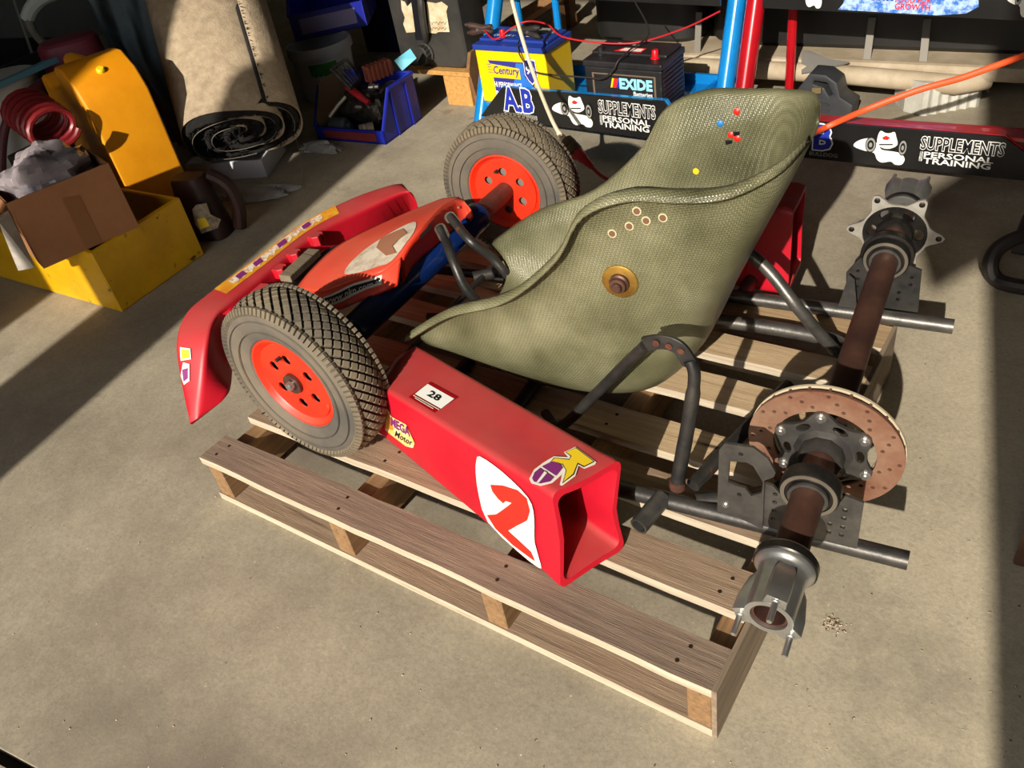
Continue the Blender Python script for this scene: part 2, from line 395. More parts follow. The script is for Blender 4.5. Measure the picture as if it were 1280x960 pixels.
# chassis tubes
TR = .0155; TZ = PH+TR+.001
kp('frame_rail', tube([W(-.93, .06, TZ), W(-.7, .022, TZ), W(-.4, .02, TZ), W(.139, .018, TZ)], TR, 14), BLACKM)
kp('frame_rail', tube([W(-.93, .62, TZ), W(-.7, .655, TZ), W(-.4, .664, TZ), W(.142, .655, TZ)], TR, 14), GREYM)
kp('frame_rail', tube([W(-.62, .54, TZ), W(-.3, .563, TZ), W(-.08, .552, TZ), W(-.03, .5, TZ)], TR, 14, 4), GREYM)
kp('cross_tube', tube([W(-.03, .5, TZ), W(-.02, .3, TZ), W(-.06, .12, TZ), W(-.2, .03, TZ+.003)], TR, 12, 5), BLACKM)
kp('cross_tube', tube([W(-.62, .03, TZ), W(-.62, .65, TZ)], .014, 12), BLACKM)
kp('cross_tube', tube([W(-.8, .10, TZ), W(-.8, .60, TZ)], .014, 12), BLACKM)
# side stub near and far
s0 = W(-.255, .018, TZ+.006); kp('bumper_stub', lathe(s0, -EY-EX*.25-EZ*.05, [(.0001, 0), (.0165, 0), (.0165, .075), (.0125, .075), (.0125, .03), (.0001, .03)], 18), GREYM)
s0 = W(-.29, .664, TZ); kp('bumper_stub', lathe(s0, EY+EX*.1+EZ*.2, [(.0001, 0), (.016, 0), (.016, .07), (.0125, .07), (.0125, .03), (.0001, .03)], 18), GREYM)

# rear axle
def AX(y): return W(-.013+.0136*(y-.018), y, .251+.0209*(y-.018))
AD = (AX(1)-AX(0)).normalized()
def ax_at(px, py):
    d = ray(px, py); n = AD.cross(d); t = (CAMP-AX(0)).cross(d).dot(n)/n.length_squared; return AX(0)+AD*t
y_he = K(ax_at(962, 765)).y; y_hs = K(ax_at(988, 698)).y
kp('rear_axle', lathe(AX(y_hs)-AD*.103, AD, [(.0215, 0), (.025, 0), (.025, 1.10), (.0215, 1.10), (.0215, .0), (.0215, 0)], 32), RUST)
def hub(y_in, sgn, studs=True):
    a = AD*sgn; o = AX(y_in); L = .108
    u, v, _ = frame(a)
    up3 = -EZ*1.0
    h = kp('wheel_hub', lathe(o, a, [(.0265, 0), (.040, .0), (.043, .004), (.043, .022), (.0395, .027), (.036, .030), (.034, .034), (.034, .050), (.0335, .085), (.0335, L), (.0255, L), (.0255, .03)], 36), CHROME)
    kp('hub_clamp_ring', lathe(o, a, [(.0435, .005), (.0455, .007), (.0455, .019), (.0435, .021)], 36), DARKST, h)
    for k in range(3):
        t = 2*PI*k/3 + (-.2 if sgn < 0 else 1.05)
        r = (EZ*math.cos(t) + a.cross(EZ).normalized()*math.sin(t)); s_ = a.cross(r)
        Wd_ = .021
        P = []
        for hh, rr, ww in ((.036, .033, .012), (.05, .040, .016), (.085, .047, .017), (L, .048, .016)):
            P.append([o+a*hh+r*.0295-s_*ww, o+a*hh+r*rr-s_*ww*.85, o+a*hh+r*rr+s_*ww*.85, o+a*hh+r*.0295+s_*ww])
        VV, FF = grid(P, True); FF.append((0, 1, 2, 3)); FF.append((15, 14, 13, 12))
        kp('hub_lug', (VV, FF), CHROME, h, bevel=.002, segs=2)
        kp('wheel_stud', lathe(o+a*(L-.01)+r*.0405, a, capped([(.0058, 0), (.0058, .012), (.0044, .013), (.0044, .040), (.0036, .043)]), 12), BOLT, h)
    return h
hub(y_hs, -1); hub(K(ax_at(1124, 268)).y, 1)
# bearings
def bearing(y, sc=1.0):
    o = AX(y)-AD*.014; b = kp('axle_bearing', lathe(o, AD, [(.0262, 0), (.031, -.002), (.0315, .001), (.036, .001), (.0365, -.0005), (.043, 0), (.0455, .004), (.0455, .026), (.04, .03), (.0262, .03), (.0262, 0)], 40), DARKST)
    kp('bearing_ring', lathe(o, AD, [(.0365, -.001), (.0425, -.001), (.044, .002), (.0365, .002)], 40), mat('bearing_steel', hexc('8d8678'), .35, .7), b)
    kp('lock_collar', lathe(o-AD*.007, AD, [(.0254, 0), (.0305, 0), (.0305, .008), (.0254, .008)], 32), GREYM, b)
yb = K(ax_at(1013, 612)).y; bearing(yb)
yf = K(ax_at(1108, 322)).y; bearing(yf)

# hanger plates (traced in the vertical plane of each rail)
def kplane_loop(pts, y): return [(K(ky(px, py, y)).x, max(K(ky(px, py, y)).z, PH+.003)) for px, py in pts]
def kplate(name, outer, holes, y, t, m, par=kart, hr=.004):
    o = W(0, y, 0); lp = [kplane_loop(outer, y)]
    for h in holes:
        if len(h) == 2: k0 = K(ky(h[0], h[1], y)); lp.append(circ(k0.x, k0.z, hr, 10))
        elif len(h) == 3: k0 = K(ky(h[0], h[1], y)); lp.append(circ(k0.x, k0.z, h[2], 24))
        else: lp.append(kplane_loop(h, y))
    return kp(name, plate(o, EX, EZ, lp, t), m, par, smooth=False)
def c4(x, y): return (860+x/4, 460+y/4)
hang = kplate('bearing_hanger', [c4(*p) for p in ((378, 800), (384, 565), (430, 580), (500, 660), (620, 720), (740, 690), (790, 628), (882, 665), (845, 905), (800, 905))],
              [c4(*p) for p in ((440, 620), (437, 660), (433, 702), (429, 742), (788, 700), (782, 740), (776, 784), (769, 824), (712, 768), (707, 808))], .012, .005, GREYM)
kplate('caliper_bracket', [c4(*p) for p in ((150, 705), (160, 400), (188, 368), (330, 388), (405, 445), (442, 515), (432, 535), (386, 552), (376, 795), (240, 730))],
       [c4(268, 420), c4(260, 622), [c4(*p) for p in ((212, 455), (205, 560), (255, 582), (290, 590), (320, 630), (372, 615), (378, 560), (330, 480), (300, 462))]], .005, .005, GREYM)
kp('bracket_flange', box(ky(*c4(152, 705), .005), EY*.03, EX*.004, EZ*.085), GREYM, smooth=False)
kp('bolt', lathe(ky(*c4(190, 676), .002), -EY, capped([(.006, 0), (.006, .005), (.004, .007)]), 8), BOLT)
kp('support_bar', tube([gz(866, 607, .165), gz(905, 566, .17), gz(945, 524, .17), gz(985, 482, .16)], [.013]*12, 10, 4), BLACKM)
# far hanger
def c3(x, y): return (860+x/3.4286, 220+y/3.4286)
fh = kplate('bearing_hanger', [c3(*p) for p in ((672, 600), (680, 410), (735, 350), (850, 300), (930, 370), (1003, 400), (985, 590), (905, 660))],
       [c3(*p) for p in ((730, 402), (728, 436), (726, 468), (960, 430), (955, 462), (905, 494), (900, 524))], .70, .005, BLACKM)
kplate('bearing_hanger', [c3(*p) for p in ((640, 560), (648, 545), (690, 420), (715, 440), (725, 560), (700, 640))], [], .66, .004, GREYM)
kp('bearing_cassette', lathe(AX(yf), AD, capped([(.0255, .002), (.052, .004), (.052, .02), (.0255, .022)]), 32), DARKST)

# brake disc with carrier
yd = K(ax_at(1029, 562)).y
def ring_plate(o, n, outer, inners, t, m, name, par=kart, upv=EZ):
    v = (upv-n*upv.dot(n)).normalized(); u = v.cross(n)
    return kp(name, plate(V(o), u, v, [outer]+inners, t), m, par, smooth=True, auto=30)
RD = .121
def disc_holes():
    H = []
    for k in range(12):
        for (r, da) in ((.113, 0), (.101, .13), (.089, .27)):
            a = 2*PI*k/12+da; H.append(circ(r*math.cos(a), r*math.sin(a), .0034, 8))
    return H
dk = kp('brake_disc', lathe(AX(yd), AD, [(.082, .0045), (RD-.004, .0045), (RD-.004, .0135), (.082, .0135), (.082, .0045)], 48), mat('disc_core', hexc('3c2a22'), .8, .2))
ring_plate(AX(yd), AD, circ(0, 0, RD, 64), [circ(0, 0, .080, 48)]+disc_holes(), .0045, RUSTD, 'disc_face', dk)
ring_plate(AX(yd)+AD*.0135, AD, circ(0, 0, RD, 64), [circ(0, 0, .080, 48)]+disc_holes(), .0045, mat('disc_pale_rim', hexc('c9bb9d'), .6, .2), 'disc_face', dk)
for k in range(24):
    a = 2*PI*k/24; v = EZ-AD*EZ.dot(AD); v.normalize(); u = v.cross(AD); r = u*math.cos(a)+v*math.sin(a)
    kp('disc_vane', box(AX(yd)+AD*.0045+r*.108-r.cross(AD)*.002, r*.012, r.cross(AD)*.004, AD*.009), RUSTD, dk, smooth=False)
def star(n, r0, r1, sharp=1.0, rot=0.0, m=72):
    return [((r0+(r1-r0)*((.5+.5*math.cos(n*(2*PI*k/m-rot)))**sharp))*math.cos(2*PI*k/m), (r0+(r1-r0)*((.5+.5*math.cos(n*(2*PI*k/m-rot)))**sharp))*math.sin(2*PI*k/m)) for k in range(m)]
def slot(r, a, w_, h):
    P = []
    for k in range(12):
        t = 2*PI*k/12; x, y = r+h*math.cos(t), w_*math.sin(t)*.5; P.append((x*math.cos(a)-y*math.sin(a), x*math.sin(a)+y*math.cos(a)))
    return P
dc = ring_plate(AX(yd)-AD*.006, AD, star(6, .066, .083, 1.5, .42), [circ(0, 0, .026, 32)]+[slot(.056, .42+PI/6+k*PI/3, .026, .007) for k in range(6)], .006, GREYM, 'disc_carrier')
kp('disc_carrier', lathe(AX(yd)-AD*.03, AD, [(.0255, 0), (.034, 0), (.036, .004), (.036, .02), (.052, .026), (.052, .03)], 10), BLACKM)
v = (EZ-AD*EZ.dot(AD)).normalized(); u = v.cross(AD)
for k in range(6):
    a = .42+k*PI/3; kp('bolt', lathe(AX(yd)-AD*.006+(u*math.cos(a)+v*math.sin(a))*.0735, -AD, capped([(.0085, 0), (.0085, .0018), (.006, .002), (.006, .007), (.0045, .0085)]), 10), BOLT, dc)
# sprocket carrier, far
ys_ = K(ax_at(1116, 292)).y
sc_ = ring_plate(AX(ys_), AD, star(6, .068, .098, 3.0, 1.07), [circ(0, 0, .064, 40)], .006, ALU, 'sprocket_carrier')
ring_plate(AX(ys_)+AD*.004, AD, circ(0, 0, .0645, 40), [circ(0, 0, .026, 24)]+[slot(.046, 1.07+k*PI/3, .028, .011) for k in range(6)], .006, DARKST, 'carrier_web', sc_)
kp('carrier_boss', lathe(AX(ys_)-AD*.014, AD, [(.0255, 0), (.036, 0), (.038, .004), (.038, .04), (.0255, .04)], 28), DARKST, sc_)
for k in range(6):
    a = 1.07+k*PI/3; kp('bolt', lathe(AX(ys_)+(u*math.cos(a)+v*math.sin(a))*.086, -AD, capped([(.006, 0), (.006, .002), (.0035, .003)]), 10), DARKST, sc_)

# seat stays
def flat_eye(o, u_, v_, w_, l_, t, m, holes, name, par):
    lp = [rrect(l_, w_, w_*.45, 5)] + [circ(hx, 0, .0045, 12) for hx in holes]
    return kp(name, plate(o, u_, v_, lp, t), m, par, smooth=False)
st = kp('seat_stay', tube([ky(847, 606, .018), ky(850, 585, .02), ky(862, 520, .035), ky(868, 470, .045), ky(862, 450, .05)], [.0125]*9+[.012]*6+[.010]*8, 12, 6), BLACKM)
pts_top = [ky(862, 453, .05), ky(848, 434, .052), ky(828, 427, .054), ky(806, 430, .056)]
for i in range(1): pass
tp = smooth_path(pts_top, 5)
rows = []
for i, p in enumerate(tp):
    t = (tp[min(i+1, len(tp)-1)]-tp[max(i-1, 0)]).normalized(); nrm = t.cross(EY).normalized()
    if nrm.z < 0: nrm = -nrm
    rows.append([p+nrm*.013-EY*.0035, p+nrm*.013+EY*.0035, p-nrm*.013+EY*.0035, p-nrm*.013-EY*.0035])
VV, FF = grid(rows, True); FF += [(0, 1, 2, 3), tuple(len(VV)-1-k for k in range(4))]
kp('stay_flat', (VV, FF), BLACKM, st, bevel=.001, segs=1)
for px, py in ((820, 429), (836, 433), (851, 439)):
    kp('bolt_hole', lathe(ky(px, py, .0475), -EY, capped([(.0055, 0), (.0055, .0012)]), 12), mat('rust_patch', hexc('6a3a28'), .8, .1, hexc('3a1c14'), 200), st)
e0 = ky(806, 432, .056); e1 = K(gz(700, 533, .19)); 
kp('seat_stay', tube([e0, ky(775, 462, .075), ky(740, 497, .095), W(e1), W(-.55, .16, .15)], [.009]*4+[.0098]*30, 12, 4), BLACKM)
kp('weld_collar', lathe(ky(847, 607, .018), EZ, capped([(.014, -.004), (.0145, .002), (.0132, .014)]), 14), mat('rust_weld', hexc('5a3428'), .8, .3, hexc('3c2620'), 60), st)
# far stay: flattened tube from seat down to the rear cross tube
fs0 = ky(928, 316, .50); fs1 = W(K(gz(1043, 438, .165)))
kp('seat_stay', tube([ky(922, 312, .50), ky(938, 318, .49), ky(965, 343, .48), ky(1000, 388, .46), fs1], [.011, .012]+[.0125]*30, 12, 5), GREYM)
kp('stay_flat', join(plate(ky(928, 315, .495), EX, EZ, [rrect(.04, .026, .01, 4), circ(-.004, 0, .0045, 10)], .006)), BLACKM, smooth=False)
kp('stay_foot', tube([fs1, fs1+EX*.02+EZ*-.01, W(-.03, .47, .15)], .012, 10), BLACKM)

# front axle beam and struts
NW = V((.248, .126, .312)); FW = V((.180, .966, .296))        # visible rim faces
nax = V((math.cos(math.radians(90.5)), math.sin(math.radians(90.5)), 0)); fax = V((math.cos(math.radians(97)), math.sin(math.radians(97)), 0))
BA = NW+nax*.075; BB = FW; bdv = (BB-BA)
def beam(t): return BA+bdv*t
kp('stub_axle', tube([NW-nax*.004, BA+bdv*.15], .022, 18), RUST)
kp('stub_axle', tube([beam(.80), FW+fax*.02], [.027, .027, .024], 18), RUST)
kp('axle_beam', lathe(beam(.14), bdv, capped([(.032, 0), (.0335, .003), (.0335, .56*bdv.length), (.036, .565*bdv.length), (.036, .68*bdv.length), (.033, .685*bdv.length)]), 28), BLUEP)
kp('king_pin_yoke', cbox(beam(.10)-EZ*.01, (.045, .05, .10), TH), BLACKM, bevel=.006)
def strut(p):
    s_ = kp('steering_strut', tube(p, [.0085, .0095]+[.0105]*40, 12, 6), BLACKM)
    return s_
q0 = gz(553, 291, .375); q1 = gz(567, 276, .375)
s1 = strut([gz(549, 284, .385), gz(556, 298, .37), gz(566, 325, .35), gz(580, 357, .30), gz(598, 378, .25), gz(612, 392, .17)])
s2 = strut([gz(562, 270, .385), gz(573, 284, .37), gz(590, 303, .35), gz(615, 322, .30), gz(635, 345, .25), gz(648, 362, .17)])
for (a, b_, s_) in (((549, 283), (560, 305), s1), ((561, 269), (574, 286), s2)):
    A_, B_ = gz(*a, .388), gz(*b_, .368); d = (B_-A_); uu = d.normalized(); vv = uu.cross(-_f).normalized()
    kp('strut_eye', plate(A_-vv*0-uu*.006, uu, vv, [[(x+.024, y) for x, y in rrect(.052, .026, .0125, 5)], circ(.012, 0, .0048, 12), circ(.034, 0, .0042, 12)], .004), mat('scuffed_steel', hexc('7d756b'), .5, .6, hexc('5a4a3e'), 30), s_, smooth=False)
kp('pedal_bracket', tube([gz(592, 347, .22), gz(622, 340, .22)], .014, 12), BLACKM)
kp('tie_rod', tube([beam(.12)+EX*.08-EZ*.08, beam(.9)+EX*.08-EZ*.08], .007, 10), BLACKM)
kp('steering_column', tube([W(-.93, .34, .2), W(-.72, .34, .23)], .010, 10), BLACKM)
kp('front_rail', tube([W(-.93, .06, TZ), W(-1.1, .12, .18), W(-1.25, .2, .262), W(-1.268, .33, .279), W(-1.25, .48, .262), W(-1.1, .56, .18), W(-.93, .62, TZ)], .013, 12, 5), BLACKM)

# front wheels
def wheel(o, ax, R=.185, rr=.103):
    wv = EZ; uu = wv.cross(ax).normalized()
    wh = kp('front_wheel', lathe(o, ax, [(.087, .0105), (.088, .010), (.094, .002), (.0985, -.004), (.103, -.003), (.104, .004), (.098, .012), (.090, .02), (.088, .058), (.098, .066), (.104, .073), (.02, .073)], 56), ORG)
    # disc face with real holes
    loops = [circ(0, 0, .088, 48), circ(0, 0, .013, 20)] + [circ(.053*math.cos(.52+k*PI/3), .053*math.sin(.52+k*PI/3), .0115, 16) for k in range(6)]
    kp('rim_disc', plate(o+ax*.0085, uu, wv, loops, -.0035 if uu.cross(wv).dot(ax) > 0 else .0035), ORG, wh)
    kp('rim_backing', lathe(o+ax*.017, ax, capped([(.087, 0), (.088, .001)]), 24), mat('dusty_grey_steel', hexc('6d675d'), .8), wh)
    kp('hub_nut', lathe(o+ax*.005, -ax, capped([(.017, -.01), (.017, .004), (.0135, .006), (.0135, .009)]), 16), DARKST, wh)
    kp('axle_end', lathe(o+ax*.005, -ax, capped([(.009, 0), (.009, .016), (.007, .019)]), 14), CHROME, wh)
    kp('valve', lathe(o+ax*.006+(uu*.25+wv*.97)*.058, -ax, capped([(.0042, 0), (.0042, .012)]), 10), BLACKM, wh)
    # tyre carcass
    mid = .036
    prof = [(.100, .002), (.106, -.006), (.122, -.011), (.142, -.013), (.160, -.010), (.172, -.003), (R-.012, .008), (R-.008, .022), (R-.007, mid), (R-.008, .05), (R-.012, .064), (.172, .075), (.160, .082), (.142, .085), (.122, .083), (.106, .078), (.1, .072)]
    ty = kp('tyre', lathe(o, ax, prof, 96), RUBS, wh); ty.data.materials.append(mat('clean_black_rubber', hexc('1c1a18'), .8))
    for p in ty.data.polygons:
        c0 = INV[kart.name].inverted() @ p.center-o; r0 = (c0-ax*c0.dot(ax)).length
        if r0 > R-.0125: p.material_index = 1
    for rg in (.126, .150): kp('sidewall_bead', lathe(o, ax, [(rg-.0012, -.0125), (rg, -.0155), (rg+.0012, -.0125)], 72), RUBS, wh)
    # diamond tread blocks, staggered rows, and shoulder lugs
    VV, FF = [], []
    def pr(r, a, h): return o+ax*h+(uu*math.cos(a)+wv*math.sin(a))*r
    def crown(h): return R-.0075-.0075*(abs(h-mid)/.032)**2.2
    NB = 46
    for row in range(7):
        h = mid+(row-3)*.0105; off = .5*(row % 2)
        for k in range(NB):
            a = 2*PI*(k+off)/NB; da = 2*PI/NB*.385; dh = .0082
            b0 = len(VV)
            for rad, s in ((0, 1.0), (1, .86)):
                for (qa, qh) in ((0, -dh), (da, 0), (0, dh), (-da, 0)):
                    hh = h+qh*s; VV.append(pr(crown(hh)-.002+rad*.0095, a+qa*s, hh))
            FF.append((b0+4, b0+5, b0+6, b0+7))
            for q in range(4): FF.append((b0+q, b0+(q+1) % 4, b0+4+(q+1) % 4, b0+4+q))
    for sd in (-1, 1):
        for k in range(NB*2):
            a = 2*PI*k/(NB*2); da = 2*PI/(NB*2)*.40; b0 = len(VV)
            P = [(R-.012, .0345), (.174, .0405), (.162, .0465)]
            for (r, hh) in P:
                for s in (-1, 1): VV.append(pr(r-.001, a+da*s, mid+sd*(hh-.001)))
            for (r, hh) in P:
                for s in (-1, 1): VV.append(pr(r+.0045, a+da*s*.8, mid+sd*(hh+.003)))
            for i in range(2): FF.append((b0+6+2*i, b0+7+2*i, b0+9+2*i, b0+8+2*i))
            for i in range(2):
                FF.append((b0+2*i, b0+2*i+2, b0+8+2*i, b0+6+2*i)); FF.append((b0+2*i+1, b0+2*i+3, b0+9+2*i, b0+7+2*i))
            FF.append((b0, b0+1, b0+7, b0+6)); FF.append((b0+4, b0+5, b0+11, b0+10))
    kp('tyre_tread', (VV, FF), RUB, wh, smooth=False)
    return wh
wheel(NW, nax); wheel(FW, fax)

# parametric surfaces and decals laid on them
def proj(P):
    q = V(P)-CAMP; z = q.dot(_f); return (640+FPX*q.dot(_r)/z, 480+FPX*q.dot(_d)/z)
def inv_px(S, px, py, s=.5, t=.5):
    for _ in range(30):
        x, y = proj(S(s, t)); e = 1e-4
        xs, ys2 = proj(S(s+e, t)); xt, yt = proj(S(s, t+e))
        a, b_, c_, d = (xs-x)/e, (xt-x)/e, (ys2-y)/e, (yt-y)/e; D = a*d-b_*c_
        if abs(D) < 1e-9: break
        ds = ((px-x)*d-(py-y)*b_)/D; dt = ((py-y)*a-(px-x)*c_)/D
        m = max(1.0, abs(ds)/.3, abs(dt)/.3); s += ds/m; t += dt/m
        if abs(ds)+abs(dt) < 1e-6: break
    return s, t
def surf_n(S, s, t):
    e = 1e-3; n = (S(s+e, t)-S(s-e, t)).cross(S(s, t+e)-S(s, t-e)).normalized()
    return n if n.dot(CAMP-S(s, t)) > 0 else -n
def px_decal(S, loop, h, sm=0, s=.5, t=.5, tri=False):
    P = loop
    if sm: P = [(p.x, p.y) for p in smooth_path([V((a, b_, 0)) for a, b_ in loop], sm, True)]
    uv = [inv_px(S, a, b_, s, t) for a, b_ in P]
    pts, F = tess2(uv)
    return [S(a, b_)+surf_n(S, a, b_)*h for a, b_ in pts], F
def px_text(S, txt, quad, h, bold=0.0, shear=0.0, s=.5, t=.5, box_=(0, 0, 1, 1), warp=None):   # quad: px corners BL BR TR TL
    uv = [inv_px(S, a, b_, s, t) for a, b_ in quad]
    def mp(x, y, hh=0.0):
        q = [(1-x)*(1-y), x*(1-y), x*y, (1-x)*y]; a = sum(q[i]*uv[i][0] for i in range(4)); b_ = sum(q[i]*uv[i][1] for i in range(4))
        return S(a, b_)+surf_n(S, a, b_)*hh
    return lettering(txt, mp, *box_, h, bold, shear, warp=warp)
def catmull(p0, p1, p2, p3, t): return .5*((2*p1)+(p2-p0)*t+(2*p0-5*p1+4*p2-p3)*t*t+(3*p1-p0-3*p2+p3)*t**3)
def cr(pts, s):
    n = len(pts)-1; f = min(max(s, 0), 1)*n; i = min(int(f), n-1); t = f-i
    return catmull(pts[max(i-1, 0)], pts[i], pts[i+1], pts[min(i+2, n)], t)
def patch(rows): return lambda s, t: cr([cr(r, s) for r in rows], t)
def patch_mesh(S, nu, nv): return grid([[S(i/nu, j/nv) for i in range(nu+1)] for j in range(nv+1)])

# nose cone
def PZ(L): return [gz(a, b_, c_) for a, b_, c_ in L]
OT = PZ([(237, 529, .115), (226, 474, .20), (219, 428, .265), (230, 392, .295), (258, 366, .305), (318, 322, .305), (380, 276, .305), (440, 246, .30), (484, 231, .29), (502, 228, .28)])
IT = PZ([(247, 523, .125), (253, 470, .21), (260, 425, .27), (270, 396, .292), (290, 376, .295), (335, 340, .292), (394, 293, .29), (450, 264, .285), (508, 240, .28), (520, 250, .27)])
IB = [V((p.x+.012, p.y+.012, .12)) for p in IT]; IB[0] = gz(280, 500, .135); IB[1] = gz(290, 488, .14); IB[2] = gz(292, 466, .13); IB[3] = gz(294, 440, .13)
IB[8] = gz(514, 275, .15); IB[9] = gz(526, 272, .17)
OB = [V((p.x, p.y, .11)) for p in OT]; OB[0] = gz(240, 531, .11); OB[1] = gz(234, 505, .11)
nu = 54
rows = []
for i in range(nu+1):
    s = i/nu; a, b_, c_, d = cr(OT, s), cr(IT, s), cr(IB, s), cr(OB, s)
    sec = []
    quad = [a, b_, c_, d]
    for q in range(4):                  # rounded corners
        p, pn, pp = quad[q], quad[(q+1) % 4], quad[q-1]
        r = min(.012, (pn-p).length*.35, (pp-p).length*.35)
        A_ = p+(pp-p).normalized()*r; B_ = p+(pn-p).normalized()*r
        for k in range(4):
            t = k/3; sec.append(A_*(1-t)**2+p*2*t*(1-t)+B_*t*t)
    rows.append(sec)
VV, FF = grid(rows, True); m_ = len(rows[0]); FF += [tuple(range(m_)), tuple(len(VV)-1-k for k in range(m_))]
nose = kp('nose_cone', (VV, FF), RED, auto=50)
ST = lambda s, t: cr(OT, s)*(1-t)+cr(IT, s)*t
def rail_decal(s0, s1, t0, t1, h, n=14, jag=0):
    R0, R1 = [], []
    for i in range(n+1):
        s = s0+(s1-s0)*i/n; R0.append(ST(s, t0)+EZ*h); R1.append(ST(s, t1+(jag if i % 2 else 0))+EZ*h)
    return grid([R0, R1])
kp('sticker', rail_decal(.46, .735, .1, .62, .0012), mat('amber_vinyl', hexc('d9a02a'), .5, 0, hexc('c8781e'), 40), nose, smooth=False)
kp('sticker', rail_decal(.49, .70, .18, .40, .0018, 24, .14), mat('torn_white_vinyl', hexc('ddd3bd'), .6, 0, hexc('b98a72'), 90, lo=.45, hi=.6), nose, smooth=False)
for s in (.505, .545, .60, .655): kp('sticker', rail_decal(s, s+.018, .22, .46, .0024, 2), PUR, nose, smooth=False)
SN = lambda s, t: ST(s, t)
for lp, m_ in (([(226, 434), (239, 436), (240, 449), (227, 451)], WHITE), ([(230, 453), (238, 455), (238, 476), (231, 481), (227, 470)], WHITE)):
    kp('sticker', px_decal(SN, lp, .003, 0, .15, .3), m_, nose, smooth=False)
for lp, m_ in (([(228, 437), (237, 438), (238, 447), (229, 449)], YEL), ([(229, 462), (236, 460), (236, 473), (231, 477)], PUR)):
    kp('sticker', px_decal(SN, lp, .0042, 0, .15, .3), m_, nose, smooth=False)
# mounting lugs inside the nose
SI = lambda s, t: cr(IT, s)*(1-t)+cr(IB, s)*t
for (px, py, sc) in ((321, 362, 1.25), (346, 336, 1.0), (364, 317, 1.0), (391, 295, 1.1)):
    s, t = inv_px(SI, px, py, .45, .3); p = SI(s, t); n = surf_n(SI, s, t); tx = (SI(s+.01, t)-SI(s-.01, t)).normalized(); dn = (SI(s, t+.01)-SI(s, t-.01)).normalized()
    L_ = .017*sc
    prof = [(-.9, -.2), (-1, .9), (-.55, 1.7), (.1, 1.5), (.3, 1.1), (.75, 1.35), (1.0, 1.1), (1.0, -.2)]
    kp('mounting_lug', plate(p-dn*.006, tx*L_, n*L_, [prof], .026), RED, nose, smooth=False, bevel=.002)

# number panel (front fairing)
RA = [PZ([(370, 362, .31), (402, 365, .335), (440, 352, .355), (480, 339, .375), (502, 322, .385)]),
      PZ([(392, 335, .315), (424, 331, .345), (458, 314, .36), (492, 303, .385), (514, 302, .40)]),
      PZ([(430, 303, .32), (462, 297, .345), (490, 286, .365), (515, 279, .39), (531, 283, .405)]),
      PZ([(500, 270, .325), (518, 266, .345), (532, 262, .36), (545, 260, .375), (553, 259, .39)]),
      PZ([(547, 251, .33), (553, 249, .34), (560, 248, .35), (568, 247, .36), (574, 247, .365)])]
SA = patch(RA)
fair = kp('number_panel', patch_mesh(SA, 16, 24), ORG, solid=.004)
RB = [RA[0], PZ([(369, 366, .30), (408, 389, .315), (446, 378, .33), (480, 365, .345), (497, 357, .35)])]
SB = patch([RB[0], RB[1]])
kp('panel_skirt', patch_mesh(SB, 14, 4), ORG, fair, solid=.004)
RC = [[r[4] for r in RA]+PZ([(588, 262, .35)]), PZ([(503, 354, .33), (519, 331, .33), (541, 313, .325), (563, 297, .32), (583, 283, .32), (592, 271, .33)])]
SCc = patch(RC)
kp('panel_flange', patch_mesh(SCc, 14, 4), ORG, fair, solid=.004)
for q in ((432, 340), (455, 333), (478, 322)): pass
lp = [(432, 344), (437, 332), (455, 315), (480, 298), (505, 284), (520, 279), (519, 290), (508, 306), (490, 328), (472, 335), (450, 342)]
kp('sticker', px_decal(SA, lp, .0035, 3, .4, .4), mat('faded_white_vinyl', hexc('d3c8b4'), .55, 0, hexc('a48a72'), 30, lo=.45, hi=.75), fair, smooth=False)
kp('sticker', px_decal(SA, [(478, 300), (505, 288), (510, 294), (492, 310), (497, 318), (484, 322), (472, 312)], .0055, 0, .5, .4), mat('faded_brown_vinyl', hexc('9c6a50'), .6), fair, smooth=False)
lp = [(405, 374), (440, 355), (447, 357), (480, 344), (481, 358), (455, 366), (428, 377), (408, 384)]
kp('sticker', px_decal(SB, [(405, 372), (443, 355), (449, 358), (478, 344), (478, 356), (460, 362), (430, 377), (408, 383)], .003, 0, .5, .4), WHITE, fair, smooth=False)
kp('sticker', px_decal(SB, [(407, 374), (443, 358), (448, 363), (476, 348), (476, 353), (458, 360), (430, 374), (409, 381)], .0038, 0, .5, .4), BLK, fair, smooth=False)
kp('lettering', px_text(SB, 'www.nkn.com.au', [(408, 381.5), (479, 355), (478, 347), (407, 373.5)], .0045, .004, .2), WHITE, fair, smooth=False)
kp('panel_button', lathe(SCc(.75, .35)+surf_n(SCc, .75, .35)*.003, surf_n(SCc, .75, .35), capped([(.004, 0), (.004, .002)]), 10), BOLT, fair)
kp('sticker', px_decal(SCc, [(522, 294), (536, 280), (538, 284), (525, 298)], .004, 0, .4, .4), mat('grey_vinyl', hexc('7f7a76'), .6), fair, smooth=False)

